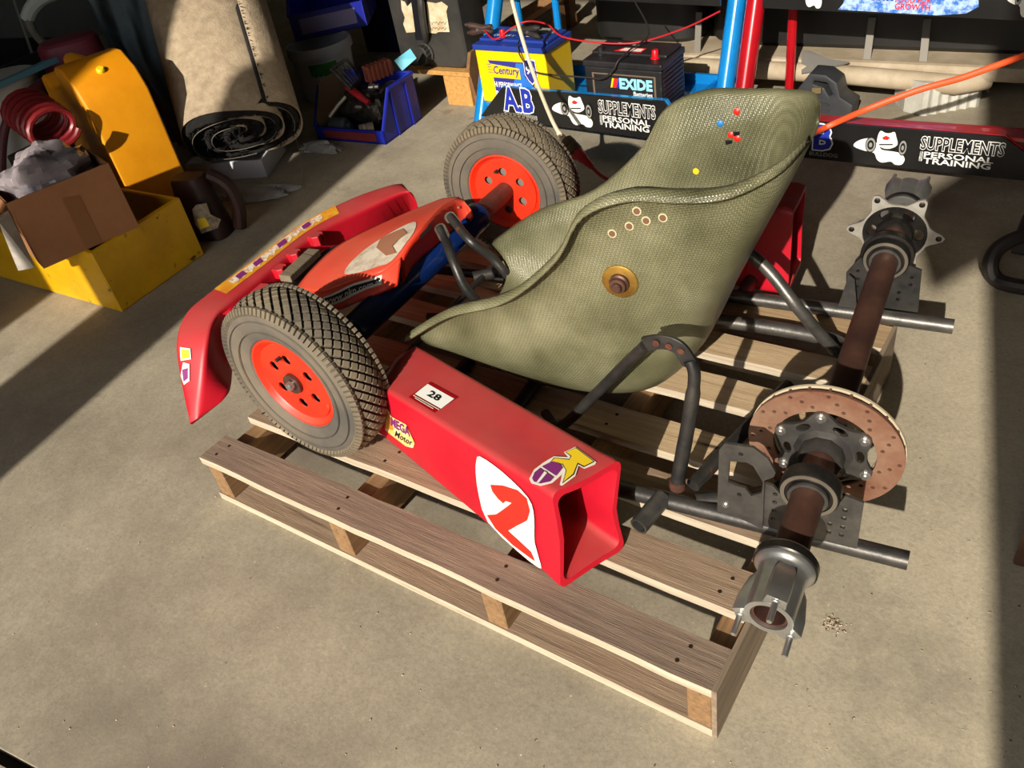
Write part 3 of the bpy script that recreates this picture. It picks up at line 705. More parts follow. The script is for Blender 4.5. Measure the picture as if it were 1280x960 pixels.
# side pods
def pod(name, secs, ends, n=5, m=RED):           # secs: list of (BN, BF, TF, TN) world corners, rounded; open at the last section
    rows = []
    for (q4, r, bulge) in secs:
        c0 = sum(q4, V())/4; sec = []
        for q in range(4):
            p, pn, pp = q4[q], q4[(q+1) % 4], q4[q-1]
            A_ = p+(pp-p).normalized()*r; B_ = p+(pn-p).normalized()*r
            for k in range(n):
                t = k/(n-1); sec.append(A_*(1-t)**2+p*2*t*(1-t)+B_*t*t)
            for k in (1, 2, 3):
                t = k/4; e = (p+(pn-p).normalized()*r)*(1-t)+(pn-(pn-p).normalized()*r)*t
                sec.append(e+(c0-e).normalized()*bulge[q]*math.sin(PI*t))
        rows.append(sec)
    VV, FF = grid(rows, True); FF.append(tuple(range(len(rows[0]))))
    return kp(name, (VV, FF), m, solid=0, auto=60), rows
TNr, TFr, BNr, BFr = gz(690, 617, .298), gz(776, 574, .298), gz(701, 737, .1278), gz(780, 686, .1278)
TNf, TFf, BNf = gz(481, 488, .298), gz(521, 430, .298), gz(480, 548, .1278); BFf = BNf+(TFf-TNf)*.95
fwd = (TNf-TNr).normalized()
def lp4(t): return [BNf.lerp(BNr, t), BFf.lerp(BFr, t), TFf.lerp(TFr, t), TNf.lerp(TNr, t)]
q0 = [p+fwd*.07+V((0, 0, 0 if i < 2 else -.045)) for i, p in enumerate(lp4(0))]; cq = sum(q0, V())/4
q0 = [p.lerp(cq, .12) if i > 1 else p for i, p in enumerate(q0)]
Z4 = (0, 0, 0, 0)
# outer skin, rolled rim, inner skin in one surface
def inset(q4, d):
    c0 = sum(q4, V())/4; return [p+(c0-p).normalized()*d for p in q4]
rb = (.002, .012, .004, .006)
secs = [(q0, .014, Z4), (lp4(0), .014, Z4), (lp4(.25), .014, Z4), (lp4(.5), .014, Z4), (lp4(.8), .014, Z4), (lp4(.93), .014, tuple(x*.5 for x in rb)),
        ([p+(p-sum(lp4(1), V())/4)*.015 for p in lp4(.985)], .014, rb), (lp4(1.0), .014, rb), (inset(lp4(1.0), .014), .014, rb), (inset(lp4(.97), .018), .014, rb), (inset(lp4(.5), .018), .014, Z4), (inset(lp4(.12), .018), .014, Z4)]
podn, _ = pod('side_pod', secs, True)
SNf = lambda s, t: (BNf*(1-s)+BNr*s)*(1-t)+(TNf*(1-s)+TNr*s)*t
STp = lambda s, t: (TNf*(1-s)+TNr*s)*(1-t)+(TFf*(1-s)+TFr*s)*t
def p8(x, y): return (580+x/4.8, 540+y/4.8)
kp('sticker', px_decal(SNf, [p8(*p) for p in ((80, 165), (100, 142), (190, 200), (290, 285), (390, 390), (422, 470), (428, 560), (430, 660), (466, 790), (455, 812), (330, 715), (150, 540), (95, 380), (76, 240))], .0022, 2, .7, .6), WHITE, podn, smooth=False)
kp('number_two', px_decal(SNf, [p8(*p) for p in ((168, 312), (240, 316), (330, 345), (385, 395), (404, 470), (388, 525), (330, 555), (272, 588), (340, 650), (410, 715), (435, 770), (400, 745), (300, 670), (200, 575), (148, 494), (200, 490), (255, 452), (296, 420), (262, 408), (245, 422), (215, 395), (180, 350))], .0040, 0, .7, .6), VRED, podn, smooth=False)
# asset sticker 28
q28 = [(543.5, 516.5), (573.5, 497.5), (538, 478), (511, 497)]   # near, right, far, left
kp('sticker', px_decal(STp, q28, .0015, 0, .2, .4), mat('sticker_red', hexc('96060f'), .35), podn, smooth=False)
kp('sticker', px_decal(STp, [(551.5, 512), (568, 499.5), (535, 481), (519, 493.5)], .0022, 0, .2, .4), mat('sticker_white', hexc('eef0e8'), .35), podn, smooth=False)
kp('lettering', px_text(STp, '28', [(534, 495.5), (547.5, 503), (553, 497), (540, 489.5)], .003, .03, 0, .2, .4), BLK, podn, smooth=False)
for a, b_ in (((517, 495.5), (549.5, 513.8)), ((519, 498.8), (542, 512.5))):
    kp('lettering', px_decal(STp, [(a[0], a[1]-.6), (b_[0], b_[1]-.6), (b_[0], b_[1]+.5), (a[0], a[1]+.5)], .003, 0, .2, .2), WHITE, podn, smooth=False)
# K logo on top: white outline, black outline, yellow letter, purple oval
KO_ = [(600, 125), (670, 92), (795, 185), (785, 200), (722, 225), (688, 205), (668, 268), (590, 326), (575, 322), (590, 250), (585, 262), (530, 310), (460, 328), (405, 312), (392, 285), (420, 230), (480, 185), (540, 150), (625, 155)]
kp('sticker', px_decal(STp, [p8(*p) for p in KO_], .0015, 0, .85, .4), WHITE, podn, smooth=False)
kp('letter_k', px_decal(STp, [p8(*p) for p in ((608, 127), (672, 98), (785, 184), (720, 217), (684, 198), (661, 262), (590, 315), (612, 235), (590, 200), (515, 188), (540, 160), (632, 168), (640, 150))], .0021, 0, .85, .4), BLK, podn, smooth=False)
kp('letter_k', px_decal(STp, [p8(*p) for p in ((614, 128), (671, 103), (777, 183), (722, 211), (682, 190), (655, 258), (597, 306), (617, 237), (595, 198), (523, 186), (545, 164), (634, 174), (647, 150))], .0027, 0, .85, .4), YEL, podn, smooth=False)
kp('sticker', px_decal(STp, [p8(*p) for p in ((468, 215), (530, 185), (575, 195), (592, 225), (555, 272))], .0033, 0, .85, .4), PUR, podn, smooth=False)
kp('sticker', px_decal(STp, [p8(*p) for p in ((455, 225), (540, 282), (520, 305), (460, 318), (420, 305), (410, 285), (425, 250))], .0033, 0, .85, .4), PUR, podn, smooth=False)
kp('sticker', px_decal(STp, [p8(*p) for p in ((485, 245), (500, 255), (452, 312), (436, 312))], .0039, 0, .85, .4), WHITE, podn, smooth=False)
# team sticker on the flank
def p2_(x, y): return (440+x/3, 420+y/3)
kp('sticker', px_decal(SNf, [p2_(*p) for p in ((132, 262), (150, 300), (205, 330), (238, 400), (232, 418), (205, 412), (150, 370), (128, 350))], .002, 0, .05, .6), mat('cream_vinyl', hexc('e8d9b0'), .5, 0, hexc('e2b23a'), 60), podn, smooth=False)
kp('sticker', px_decal(SNf, [p2_(*p) for p in ((132, 270), (150, 306), (160, 350), (130, 345))], .0026, 0, .05, .6), mat('amber_vinyl', hexc('d9a02a'), .5), podn, smooth=False)
kp('lettering', px_text(SNf, 'MEGA', [p2_(150, 332), p2_(222, 374), p2_(215, 342), p2_(148, 300)], .0032, .03, .15, .05, .6), PUR, podn, smooth=False)
kp('lettering', px_text(SNf, 'Motor', [p2_(165, 372), p2_(232, 412), p2_(228, 388), p2_(165, 350)], .0032, .01, .3, .05, .5), BLK, podn, smooth=False)
SF0 = lambda s, t: (q0[3]*(1-s)+q0[2]*s)*(1-t)+(TNf*(1-s)+TFf*s)*t
kp('sticker', grid([[SF0(.35, .3)+EZ*.002, SF0(.8, .3)+EZ*.002], [SF0(.35, .55)+EZ*.002, SF0(.8, .55)+EZ*.002]]), mat('grey_vinyl', hexc('7f7a76'), .6), podn, smooth=False)
# far pod, seen behind the seat
fq = lambda x, zt, yo: [W(x, .72+yo, PH+.002), W(x, .86+yo, PH+.002), W(x, .86+yo, zt), W(x, .73+yo, zt)]
podf, _ = pod('side_pod', [(fq(-.72, .25, .03), .014, Z4), (fq(-.62, .33, .02), .014, Z4), (fq(-.35, .345, 0), .014, Z4), (fq(-.215, .345, -.01), .014, rb), (fq(-.20, .34, -.01), .014, rb), (inset(fq(-.20, .34, -.01), .014), .014, rb), (inset(fq(-.5, .34, 0), .018), .014, Z4)], True)

# ------------------------------------------------------------------ seat
def fibre():
    m = bpy.data.materials.new('green_fibreglass'); m.use_nodes = True; nt = m.node_tree; N, L = nt.nodes, nt.links; b = N['Principled BSDF']
    tc = N.new('ShaderNodeTexCoord').outputs['Object']
    def nz(s, d=6):
        n = N.new('ShaderNodeTexNoise'); n.inputs['Scale'].default_value = s; n.inputs['Detail'].default_value = d; L.new(tc, n.inputs[0]); return n.outputs[0]
    rp = N.new('ShaderNodeValToRGB'); e = rp.color_ramp.elements
    e[0].position = .3; e[0].color = (*hexc('4c4c36'), 1); e[1].position = .7; e[1].color = (*hexc('838168'), 1)
    k = e.new(.5); k.color = (*hexc('68674e'), 1)
    L.new(nz(7), rp.inputs[0])
    r2 = N.new('ShaderNodeValToRGB'); r2.color_ramp.elements[0].position = .62; r2.color_ramp.elements[1].position = .72; L.new(nz(3.5, 8), r2.inputs[0])
    mx = N.new('ShaderNodeMix'); mx.data_type = 'RGBA'; mx.inputs[7].default_value = (*hexc('66503a'), 1); L.new(rp.outputs[0], mx.inputs[6])
    sc = N.new('ShaderNodeMath'); sc.operation = 'MULTIPLY'; sc.inputs[1].default_value = .55; L.new(r2.outputs[0], sc.inputs[0]); L.new(sc.outputs[0], mx.inputs[0])
    # woven cloth
    hs = []
    mp = N.new('ShaderNodeMapping'); mp.inputs['Rotation'].default_value = (.35, .2, .55); L.new(tc, mp.inputs[0])
    for dr in ('X', 'Y', 'Z'):
        wv = N.new('ShaderNodeTexWave'); wv.wave_type = 'BANDS'; wv.bands_direction = dr; wv.inputs['Scale'].default_value = 88; wv.inputs['Distortion'].default_value = 1.2; wv.inputs['Detail Scale'].default_value = 2
        L.new(mp.outputs[0], wv.inputs[0]); hs.append(wv.outputs['Fac'])
    a1 = N.new('ShaderNodeMath'); a1.operation = 'MULTIPLY'; L.new(hs[0], a1.inputs[0]); L.new(hs[1], a1.inputs[1])
    a2 = N.new('ShaderNodeMath'); a2.operation = 'ADD'; L.new(a1.outputs[0], a2.inputs[0])
    a3 = N.new('ShaderNodeMath'); a3.operation = 'MULTIPLY'; a3.inputs[1].default_value = .5; L.new(hs[2], a3.inputs[0]); L.new(a3.outputs[0], a2.inputs[1])
    m2 = N.new('ShaderNodeMix'); m2.data_type = 'RGBA'; m2.blend_type = 'MULTIPLY'; m2.inputs[0].default_value = .6
    r4 = N.new('ShaderNodeValToRGB'); r4.color_ramp.elements[0].color = (.5, .5, .48, 1); r4.color_ramp.elements[1].color = (1.45, 1.45, 1.35, 1); L.new(a2.outputs[0], r4.inputs[0])
    L.new(mx.outputs[2], m2.inputs[6]); L.new(r4.outputs[0], m2.inputs[7]); L.new(m2.outputs[2], b.inputs['Base Color'])
    bp = N.new('ShaderNodeBump'); bp.inputs['Strength'].default_value = .42; bp.inputs['Distance'].default_value = .0015; L.new(a2.outputs[0], bp.inputs['Height']); L.new(bp.outputs[0], b.inputs['Normal'])
    b.inputs['Roughness'].default_value = .3
    b.inputs['Specular IOR Level'].default_value = .5
    return m
FIB = fibre()
YM = .325
# v: rim x, rim z, half width, bottom x, bottom z
SV = [(-.825, .310, .172, -.765, .245), (-.70, .395, .178, -.69, .195), (-.565, .452, .180, -.585, .165), (-.455, .548, .182, -.46, .160), (-.40, .632, .180, -.35, .19),
      (-.325, .668, .178, -.265, .29), (-.25, .672, .177, -.215, .41), (-.18, .677, .165, -.165, .53), (-.125, .690, .115, -.122, .63), (-.10, .692, .03, -.10, .687)]
SVp = [V((a, b_, c_)) for a, b_, c_, d, e in SV]; SVb = [V((d, e, 0)) for a, b_, c_, d, e in SV]
def seat_S(u, v_):                     # u -1..1 across, v 0..1 along
    R_ = cr(SVp, v_); B_ = cr(SVb, v_)
    a = u*PI/2; e = .62
    sy = math.copysign(abs(math.sin(a))**e, a); g_ = 1-max(math.cos(a), 0)**e
    return W(B_.x+(R_.x-B_.x)*g_, YM+R_.z*sy, B_.y+(R_.y-B_.y)*g_)
rows = []
NU, NV = 40, 44
for j in range(NV+1):
    v_ = j/NV; row = []
    us = [math.copysign(abs(k/NU*2-1)**.85, k/NU*2-1) for k in range(NU+1)]
    P = [seat_S(u_, v_) for u_ in us]
    # rolled-out lip
    fl = .032*(1 if v_ < .9 else (1-v_)*10)
    for sgn, p, in ((-1, P[0]), (1, P[-1])):
        pass
    l0 = [P[0]-EY*fl*.55+EZ*.004, P[0]-EY*fl-EZ*.006]; l1 = [P[-1]+EY*fl*.55+EZ*.004, P[-1]+EY*fl-EZ*.006]
    rows.append([l0[1], l0[0]]+P+[l1[0], l1[1]])
seat = kp('seat', grid(rows), FIB, solid=.005, auto=180)

# seat details
SEATS = lambda s, t: seat_S(2*s-1, t)
SGRID = [(i/140, j/120, SEATS(i/140, j/120)) for i in range(1, 140) for j in range(1, 116)]
SGRID = [(s, t, p, proj(p), (p-CAMP).length) for s, t, p in SGRID]
def seat_n(px, py, s0, t0):             # nearest visible seat surface behind the pixel
    c_ = [g for g in SGRID if abs(g[3][0]-px) < 22 and abs(g[3][1]-py) < 22]
    g = min(c_, key=lambda g: g[4]); near = [q for q in c_ if q[4] < g[4]+.08]
    g = min(near, key=lambda q: (q[3][0]-px)**2+(q[3][1]-py)**2)
    return g[2], surf_n(SEATS, g[0], g[1])
BRASS = mat('brassy_washer', hexc('b08a3e'), .4, .7, hexc('8a6a30'), 40)
for px, py in ((793, 256), (807, 268), (831, 275), (786, 277), (763, 287)):
    p, n = seat_n(px, py, .1, .55)
    kp('bolt_hole', lathe(p+n*.0018, n, capped([(.0075, 0), (.0075, .0014)]), 14), mat('hole_pale_ring', hexc('b9b08a'), .6), seat)
    kp('bolt_hole', lathe(p+n*.003, n, capped([(.0052, 0), (.0052, .0014)]), 14), mat('hole_brown', hexc('6a4a38'), .7), seat)
p, n = seat_n(773, 350, .1, .45)
wsh = kp('seat_washer', lathe(p+n*.002, n, capped([(.031, 0), (.031, .003), (.029, .004)]), 32), BRASS, seat)
kp('seat_bolt', lathe(p+n*.005, n, capped([(.017, 0), (.017, .006), (.014, .008), (.0135, .014), (.0085, .015), (.0085, .020), (.007, .022)]), 18), RUST, seat)
for (px, py, m_) in ((921, 131, VRED), (900, 152, mat('blue_vinyl', hexc('2a78b8'), .5)), (914, 169, VRED), (921, 173, VRED)):
    p, n = seat_n(px, py, .9, .75)
    kp('rivet', lathe(p+n*.0015, n, capped([(.0062, 0), (.0062, .002), (.003, .004)]), 14), m_, seat)
for (px, py) in ((919, 164), (911, 177)):
    p, n = seat_n(px, py, .9, .75); kp('tape_scrap', cbox(p+n*.003, (.012, .006, .006), .7), BLK, seat, smooth=False)
kp('paint_fleck', lathe(seat_n(868, 213, .8, .7)[0]+seat_n(868, 213, .8, .7)[1]*.002, seat_n(868, 213, .8, .7)[1], capped([(.007, 0), (.006, .001)]), 9), YEL, seat)

# ------------------------------------------------------------------ timber offcut lying in the nose
p0 = gz(351, 352, .29); a = gz(388, 318, .29); u_ = (a-p0); v_ = V((u_.y, -u_.x, 0)).normalized()*.034
obj('timber_offcut', box(p0, u_, v_, EZ*.018), wood('offcut_wood', '5e5444', '857760'), smooth=False, bevel=.0015, segs=1, label='short grey timber offcut wedged behind the red nose cone', cat='timber')

# ------------------------------------------------------------------ racks at the back
BLUEF = mat('sky_blue_enamel', hexc('1384cf'), .22, .1, hexc('0f74ba'), 6, coat=.5)
REDF = mat('red_enamel', hexc('b3141f'), .22, .1, hexc('9b0f1a'), 6, coat=.5)
PANEL = mat('black_panel', hexc('141414'), .35, 0, hexc('1c1c1c'), 12)
LETW = mat('white_lettering', hexc('e6e6e0'), .5); LETB = mat('blue_lettering', hexc('1b2fa0'), .45); LGREY = mat('grey_lettering', hexc('8f9088'), .5)
def yp(px, py, y): return onpl(px, py, (0, y, 0), V((0, 1, 0)))
def xp(px, py, x): return onpl(px, py, (x, 0, 0), V((1, 0, 0)))
def emblem(rk, mp, x0, y0, sx, sy):     # white dog gripping a barbell, simplified
    def D(pts, h, m_, sm=3):
        P = [(x0+a*sx, y0+b_*sy) for a, b_ in pts]
        if sm: P = [(q.x, q.y) for q in smooth_path([V((a, b_, 0)) for a, b_ in P], sm, True)]
        obj('emblem', decal([P], mp, h), m_, rk, smooth=False)
    D([(0, .45), (.06, .62), (.25, .74), (.38, .66), (.46, .55), (.52, .42), (.72, .40), (.86, .36), (.94, .2), (.9, .02), (.78, .0), (.7, .08), (.55, .02), (.45, .1), (.38, .3), (.2, .34)], .002, LETW)
    D([(.42, .62), (.42, .86), (.46, 1.0), (.54, .95), (.62, .95), (.70, 1.0), (.74, .86), (.78, .62), (.66, .48), (.52, .48)], .0026, LETW)
    D([(.5, .80), (.56, .87), (.64, .82), (.6, .74), (.52, .74)], .0032, VRED, 0)
    D([(.46, .56), (.70, .60), (.70, .64), (.46, .60)], .0036, BLK, 0)
    for cx, rx in ((.31, .10), (.88, .075)):
        P = lambda r: [(cx+rx*r*math.cos(k*PI/9), .55+.25*r*math.sin(k*PI/9)) for k in range(18)]
        D(P(1), .0032, BLK, 0); D(P(.86), .0038, LGREY, 0); D(P(.6), .0044, BLK, 0); D(P(.3), .005, LGREY, 0)
def panel_text(rk, mp, L):
    for (x0, y0, x1, y1, big) in (L,):
        w1 = lambda q: -.06*math.sin(PI*q)*0
        obj('lettering', lettering('SUPPLEMENTS', mp, x0, y0+(y1-y0)*.5, x1, y1, .0016, .055), LETW, rk, smooth=False)
        obj('lettering', lettering('SUPPLEMENTS', mp, x0, y0+(y1-y0)*.5, x1, y1, .0022, .012), BLK, rk, smooth=False)
        obj('lettering', lettering('PERSONAL', mp, x0+.06*(x1-x0), y0+(y1-y0)*.18, x1-.10*(x1-x0), y0+(y1-y0)*.40, .0016, .02), LETW, rk, smooth=False)
        obj('lettering', lettering('TRAINING', mp, x0+.06*(x1-x0), y0-(y1-y0)*.08, x1-.12*(x1-x0), y0+(y1-y0)*.15, .0016, .02), LETW, rk, smooth=False)
        obj('lettering', lettering('AND', lambda s, t, h=0: mp(s, t, h), x0-.0*(x1-x0), y0, x0+.045*(x1-x0), y0+(y1-y0)*.40, .0016, .01), LETW, rk, smooth=False)
def ab_text(rk, mp, x0, y0, x1, y1, word='A.B'):
    for b_, h, m_ in ((.075, .0016, LETW), (.035, .0022, LETB)):
        obj('lettering', lettering(word, mp, x0, y0, x1, y1, h, b_), m_, rk, smooth=False)
    obj('lettering', decal([[(x0-.06*(x1-x0), y0-.20), (x1+.10*(x1-x0), y0-.20), (x1+.10*(x1-x0), y0-.08), (x0-.06*(x1-x0), y0-.08)]], mp, .0016), LGREY, rk, smooth=False)
    obj('lettering', lettering('AMERICAN BULLDOG', mp, x0-.03*(x1-x0), y0-.19, x1+.06*(x1-x0), y0-.09, .0022, .01), BLK, rk, smooth=False)
def rack(name, label, m, xl, xr, yfr, zb, panel_px, legs):
    rk = thing(name, label, 'rack', V(((xl+xr)/2, yfr+.25, 0)))
    BL, BR, TL, TR_, kn = panel_px
    t = .008
    # shelf tray: bottom sheet, front and back rails
    obj('shelf_tray', join(box((xl, yfr+t, zb-.012), (xr-xl, 0, 0), (0, .30, 0), (0, 0, .012)), box((xl, yfr+t, zb-.012), (xr-xl, 0, 0), (0, .012, 0), (0, 0, .10)), box((xl, yfr+.30, zb-.012), (xr-xl, 0, 0), (0, .012, 0), (0, 0, .10))), m, rk, smooth=False, bevel=.003, segs=1)
    return rk
zb = .095
yA = gz(601, 145, zb).y-.005; yB = gz(830, 176, zb).y
BLp, BRp = gz(601, 145, zb), gz(830, 176, zb)
rkb = thing('dumbbell_rack', 'sky-blue steel rack whose black front panel reads A.B SUPPLEMENTS, holding two batteries', 'rack', V((-.15, 2.05, 0)), group=None)
pn = (BRp-BLp).cross(EZ).normalized()
if pn.y > 0: pn = -pn
P4 = [BLp, BRp, onpl(829, 127, BRp, pn), onpl(627, 110, BLp, pn)]
Rk = onpl(846, 151, BRp, pn)
po = [BLp, BRp, Rk, P4[2], P4[3]]
th_ = -pn*.010
VV = po+[p+th_ for p in po]; FF = [(0, 1, 2, 3, 4), (9, 8, 7, 6, 5)]+[(i, (i+1) % 5, 5+(i+1) % 5, 5+i) for i in range(5)]
obj('front_panel', (VV, FF), PANEL, rkb, smooth=False)
VV = [p-pn*.010+(p-po[0].lerp(po[2], .5)).normalized()*.004 for p in po]; VV += [p-pn*.014 for p in VV]
obj('panel_backing', (VV, FF), BLUEF, rkb, smooth=False)
mpb = bil([BLp, BRp, P4[2]+(BRp-P4[2])*0+(P4[2]-P4[3])*.02, P4[3]-(P4[2]-P4[3])*.08])
mpx = bil([BLp, BRp, BRp+EZ*(P4[2].z-BRp.z), BLp+EZ*(P4[2].z-BRp.z)])
ab_text(rkb, mpx, .165, .30, .33, .92)
emblem(rkb, mpx, .44, .10, .225, .80)
panel_text(rkb, mpx, (.69, .22, .965, .86, 0))
y0r = BLp.y+.02
obj('shelf_tray', join(box((BLp.x+.02, y0r, zb+.034), (.80, -.03, 0), (0, .34, 0), (0, 0, .012)), box((BLp.x+.02, y0r+.33, zb-.02), (.80, -.03, 0), (0, .012, 0), (0, 0, .10)), box((.262, y0r-.02, zb-.02), (.01, 0, 0), (0, .35, 0), (0, 0, .085))), BLUEF, rkb, smooth=False)
def leg(rk, px0, px1, x, r, m, nm='upright'):
    a = xp(*px0, x); b_ = xp(*px1, x); d = (b_-a); e = a-d*(a.z/d.z); top = e+d*(.95/d.z)
    obj(nm, tube([e+d*(.014/d.z), top], r, 16), m, rk); return e, top
e1, t1 = leg(rkb, (602, 150), (619, 2), -.64, .031, BLUEF)
e2, t2 = leg(rkb, (908, 98), (921, 2), .30, .031, BLUEF)
for (px, x) in (((646, 2), -.62), ((694, 2), -.40)):
    q = xp(px[0], px[1], x); obj('rear_post', tube([V((q.x, q.y, 0)), V((q.x, q.y, .95))], .014, 10), BLUEF, rkb)
obj('foot_pad', cbox(e1+EZ*.006, (.08, .08, .012)), BLK, rkb, smooth=False)
uy = 2.16
ub = [yp(742, 0, uy), yp(900, 8, uy)]
obj('front_panel', (lambda a, b_: box(a-(b_-a)*1.2, (b_-a)*2.2, (0, .012, 0), (0, 0, .11)))(*ub), PANEL, rkb, smooth=False)

rkr = thing('dumbbell_rack', 'red steel rack with a black SUPPLEMENTS front panel, standing behind the rear axle', 'rack', V((.85, 2.05, 0)))
zr = zb; RL, RR = gz(1013, 198, zr), gz(1280, 226, zr); dR = (RR-RL).normalized(); RL0 = RL-dR*.20; RR0 = RL+dR*.72
nr = V((dR.y, -dR.x, 0)); ht = onpl(1254, 171.6, RL, nr).z-zr
X1 = (onpl(1254, 171.6, RL, nr)-RL).dot(dR); 
po = [RL0, RL+dR*(X1+.16), RL+dR*(X1+.13)+EZ*(ht*.25), RL+dR*X1+EZ*ht, RL0+EZ*ht+dR*.06]
VV = po+[p-nr*.010 for p in po]
obj('front_panel', (VV, FF), PANEL, rkr, smooth=False)
VV = [p-nr*.010+(p-po[0].lerp(po[2], .5)).normalized()*.004 for p in po]; VV += [p-nr*.014 for p in VV]
obj('panel_backing', (VV, FF), REDF, rkr, smooth=False)
LR = (BRp-BLp).length
xo = RL0+dR*0
mpr = bil([RL0, RL0+dR*LR, RL0+dR*LR+EZ*ht, RL0+EZ*ht])
tx = lambda px, py: (onpl(px, py, RL, nr)-RL0).dot(dR)/LR
obj('lettering', lettering('B', mpr, tx(1019, 170), .30, tx(1039, 172), .92, .0016, .075), LETW, rkr, smooth=False)
obj('lettering', lettering('B', mpr, tx(1019, 170), .30, tx(1039, 172), .92, .0022, .035), LETB, rkr, smooth=False)
obj('lettering', lettering('BULLDOG', mpr, tx(1012, 192), .1, tx(1047, 194), .2, .0016, .01), LGREY, rkr, smooth=False)
emblem(rkr, mpr, tx(1066, 195), .08, tx(1136, 195)-tx(1066, 195), .84)
panel_text(rkr, mpr, (tx(1150, 190), .24, tx(1254, 195), .86, 0))
obj('shelf_tray', (lambda a: ([a, a+dR*.95, a+dR*.95-nr*.06+EZ*.004, a-nr*.045+EZ*.0, a-EZ*.01, a+dR*.95-EZ*.01, a+dR*.95-nr*.06-EZ*.006, a-nr*.045-EZ*.01], [(0, 1, 2, 3), (7, 6, 5, 4), (0, 1, 5, 4), (1, 2, 6, 5), (2, 3, 7, 6), (3, 0, 4, 7)]))(RL0+EZ*(ht-.004)-nr*.012), REDF, rkr, smooth=False)
e3, t3 = leg(rkr, (932, 98), (945, 2), .385, .031, REDF)
obj('rear_post', tube([V((.46, 2.325, 0)), V((.46, 2.325, .95))], .016, 10), REDF, rkr)
ra, rb_ = yp(953, 10, uy), yp(1280, 26, uy); dd = (rb_-ra)
top_ = box(ra, dd*1.25, (0, .012, 0), (0, 0, .13)); obj('front_panel', top_, PANEL, rkr, smooth=False)
mpt = bil([ra, rb_, rb_+EZ*.13, ra+EZ*.13])
obj('graphic', decal([[(.32, -.0+.05), (.34, .2), (.345, .6), (.72, .6), (.83, .55), (.84, .25), (.80, .1), (.70, .03)]], mpt, .002), mat('pale_blue_print', hexc('a8c4e6'), .5, 0, hexc('2f6cc4'), 60, lo=.42, hi=.58), rkr, smooth=False)
obj('lettering', lettering('FOOD FOR', mpt, .54, .27, .67, .40, .0026, .02), VRED, rkr, smooth=False)
obj('lettering', lettering('GROWTH', mpt, .54, .12, .67, .25, .0026, .02), VRED, rkr, smooth=False)
obj('lettering', lettering('Protein', mpt, .35, .30, .53, .62, .0026, .02), LETB, rkr, smooth=False)
emblem(rkr, mpt, .13, .06, .13, .8); emblem(rkr, mpt, .93, .06, .12, .8)

# ------------------------------------------------------------------ batteries and leads
YB = mat('yellow_battery_case', hexc('efc400'), .4); BLB = mat('blue_battery_lid', hexc('20398c'), .4); 
bz = zb+.046; b0 = gz(607, 139, bz+.01); bw, bdp, bh = .308, .172, .222
yb0 = BLp.y+.032
cb = thing('car_battery', 'yellow battery with blue lid and Century lettering, standing in the blue rack', 'battery', V((b0.x+bw/2, yb0+bdp/2, bz)))
xb = yp(606, 130, yb0).x
dB = V((1, -.035, 0))
obj('battery_case', box((xb, yb0, bz), dB*bw, (0, bdp, 0), (0, 0, bh*.86)), YB, cb, smooth=False, bevel=.004)
obj('battery_lid', join(box(V((xb-.006, yb0-.006, bz+bh*.86)), dB*(bw+.012), (0, bdp+.012, 0), (0, 0, bh*.09)), box(V((xb+.004, yb0+.03, bz+bh*.95)), dB*(bw-.008), (0, bdp-.04, 0), (0, 0, bh*.05))), BLB, cb, smooth=False, bevel=.004)
mpc = bil([V((xb, yb0, bz)), V((xb, yb0, bz))+dB*bw, V((xb, yb0, bz+bh*.86))+dB*bw, V((xb, yb0, bz+bh*.86))])
PURB = mat('violet_print', hexc('2c2f86'), .5)
def dec(o, lp, m_, h, mp=mpc, par=cb): return obj(o, decal([lp], mp, h), m_, par, smooth=False)
dec('label_print', [(.22, .10), (.80, .10), (.80, .42), (.70, .62), (.70, .82), (.17, .82), (.20, .74), (.215, .48)], PURB, .002)
dec('label_print', [(.45, .10), (.80, .10), (.80, .36), (.68, .55), (.68, .80), (.58, .80)], mat('mid_blue_print', hexc('2b6ec4'), .5), .0026)
dec('label_print', [(.20, .50), (.62, .50), (.62, .70), (.20, .76)], YB, .0032)
obj('lettering', lettering('Century', mpc, .24, .53, .61, .72, .0038, .02, .1), PURB, cb, smooth=False)
obj('lettering', lettering('HI PERFORMANCE', mpc, .22, .32, .62, .42, .0032, .025), LETW, cb, smooth=False)
obj('lettering', lettering('BATTERY', mpc, .22, .14, .60, .24, .0032, .025), LETW, cb, smooth=False)
for k in range(4): dec('label_print', [(.15, .74-.05*k), (.21+.01*k, .74-.05*k), (.21+.01*k, .75-.05*k), (.15, .75-.05*k)], PURB, .0032)
sh_ = [(.70, .86), (.775, .88), (.85, .86), (.86, .60), (.82, .50), (.78, .44), (.74, .50), (.70, .60)]
dec('badge', [(.78+(a-.78)*1.12, .66+(b_-.66)*1.12) for a, b_ in sh_], LETW, .0036); dec('badge', sh_, PURB, .0042)
obj('lettering', lettering('90', mpc, .72, .62, .84, .76, .0048, .03), LETW, cb, smooth=False)
for fx in (.30,): obj('terminal_cap', lathe(V((xb, yb0+.06, bz+bh-.004))+dB*bw*fx, EZ, capped([(.014, 0), (.014, .004), (.0105, .005), (.0105, .024), (.009, .027)]), 16), mat('red_cap', hexc('d8101c'), .35), cb)
mpl = bil([V((xb+.08, yb0+.05, bz+bh)), V((xb+.08, yb0+.05, bz+bh))+dB*.20, V((xb+.08, yb0+.16, bz+bh))+dB*.20, V((xb+.08, yb0+.16, bz+bh))])
dec('label_print', [(.0, .55), (1, .5), (1, .95), (.0, 1)], LGREY, .0012, mpl); dec('label_print', [(.55, .1), (.8, .1), (.8, .3), (.55, .3)], LETW, .0012, mpl)
obj('lettering', lettering('CENTURY', mpl, -.15, .05, .3, .2, .0014, .01), LETW, cb, smooth=False)

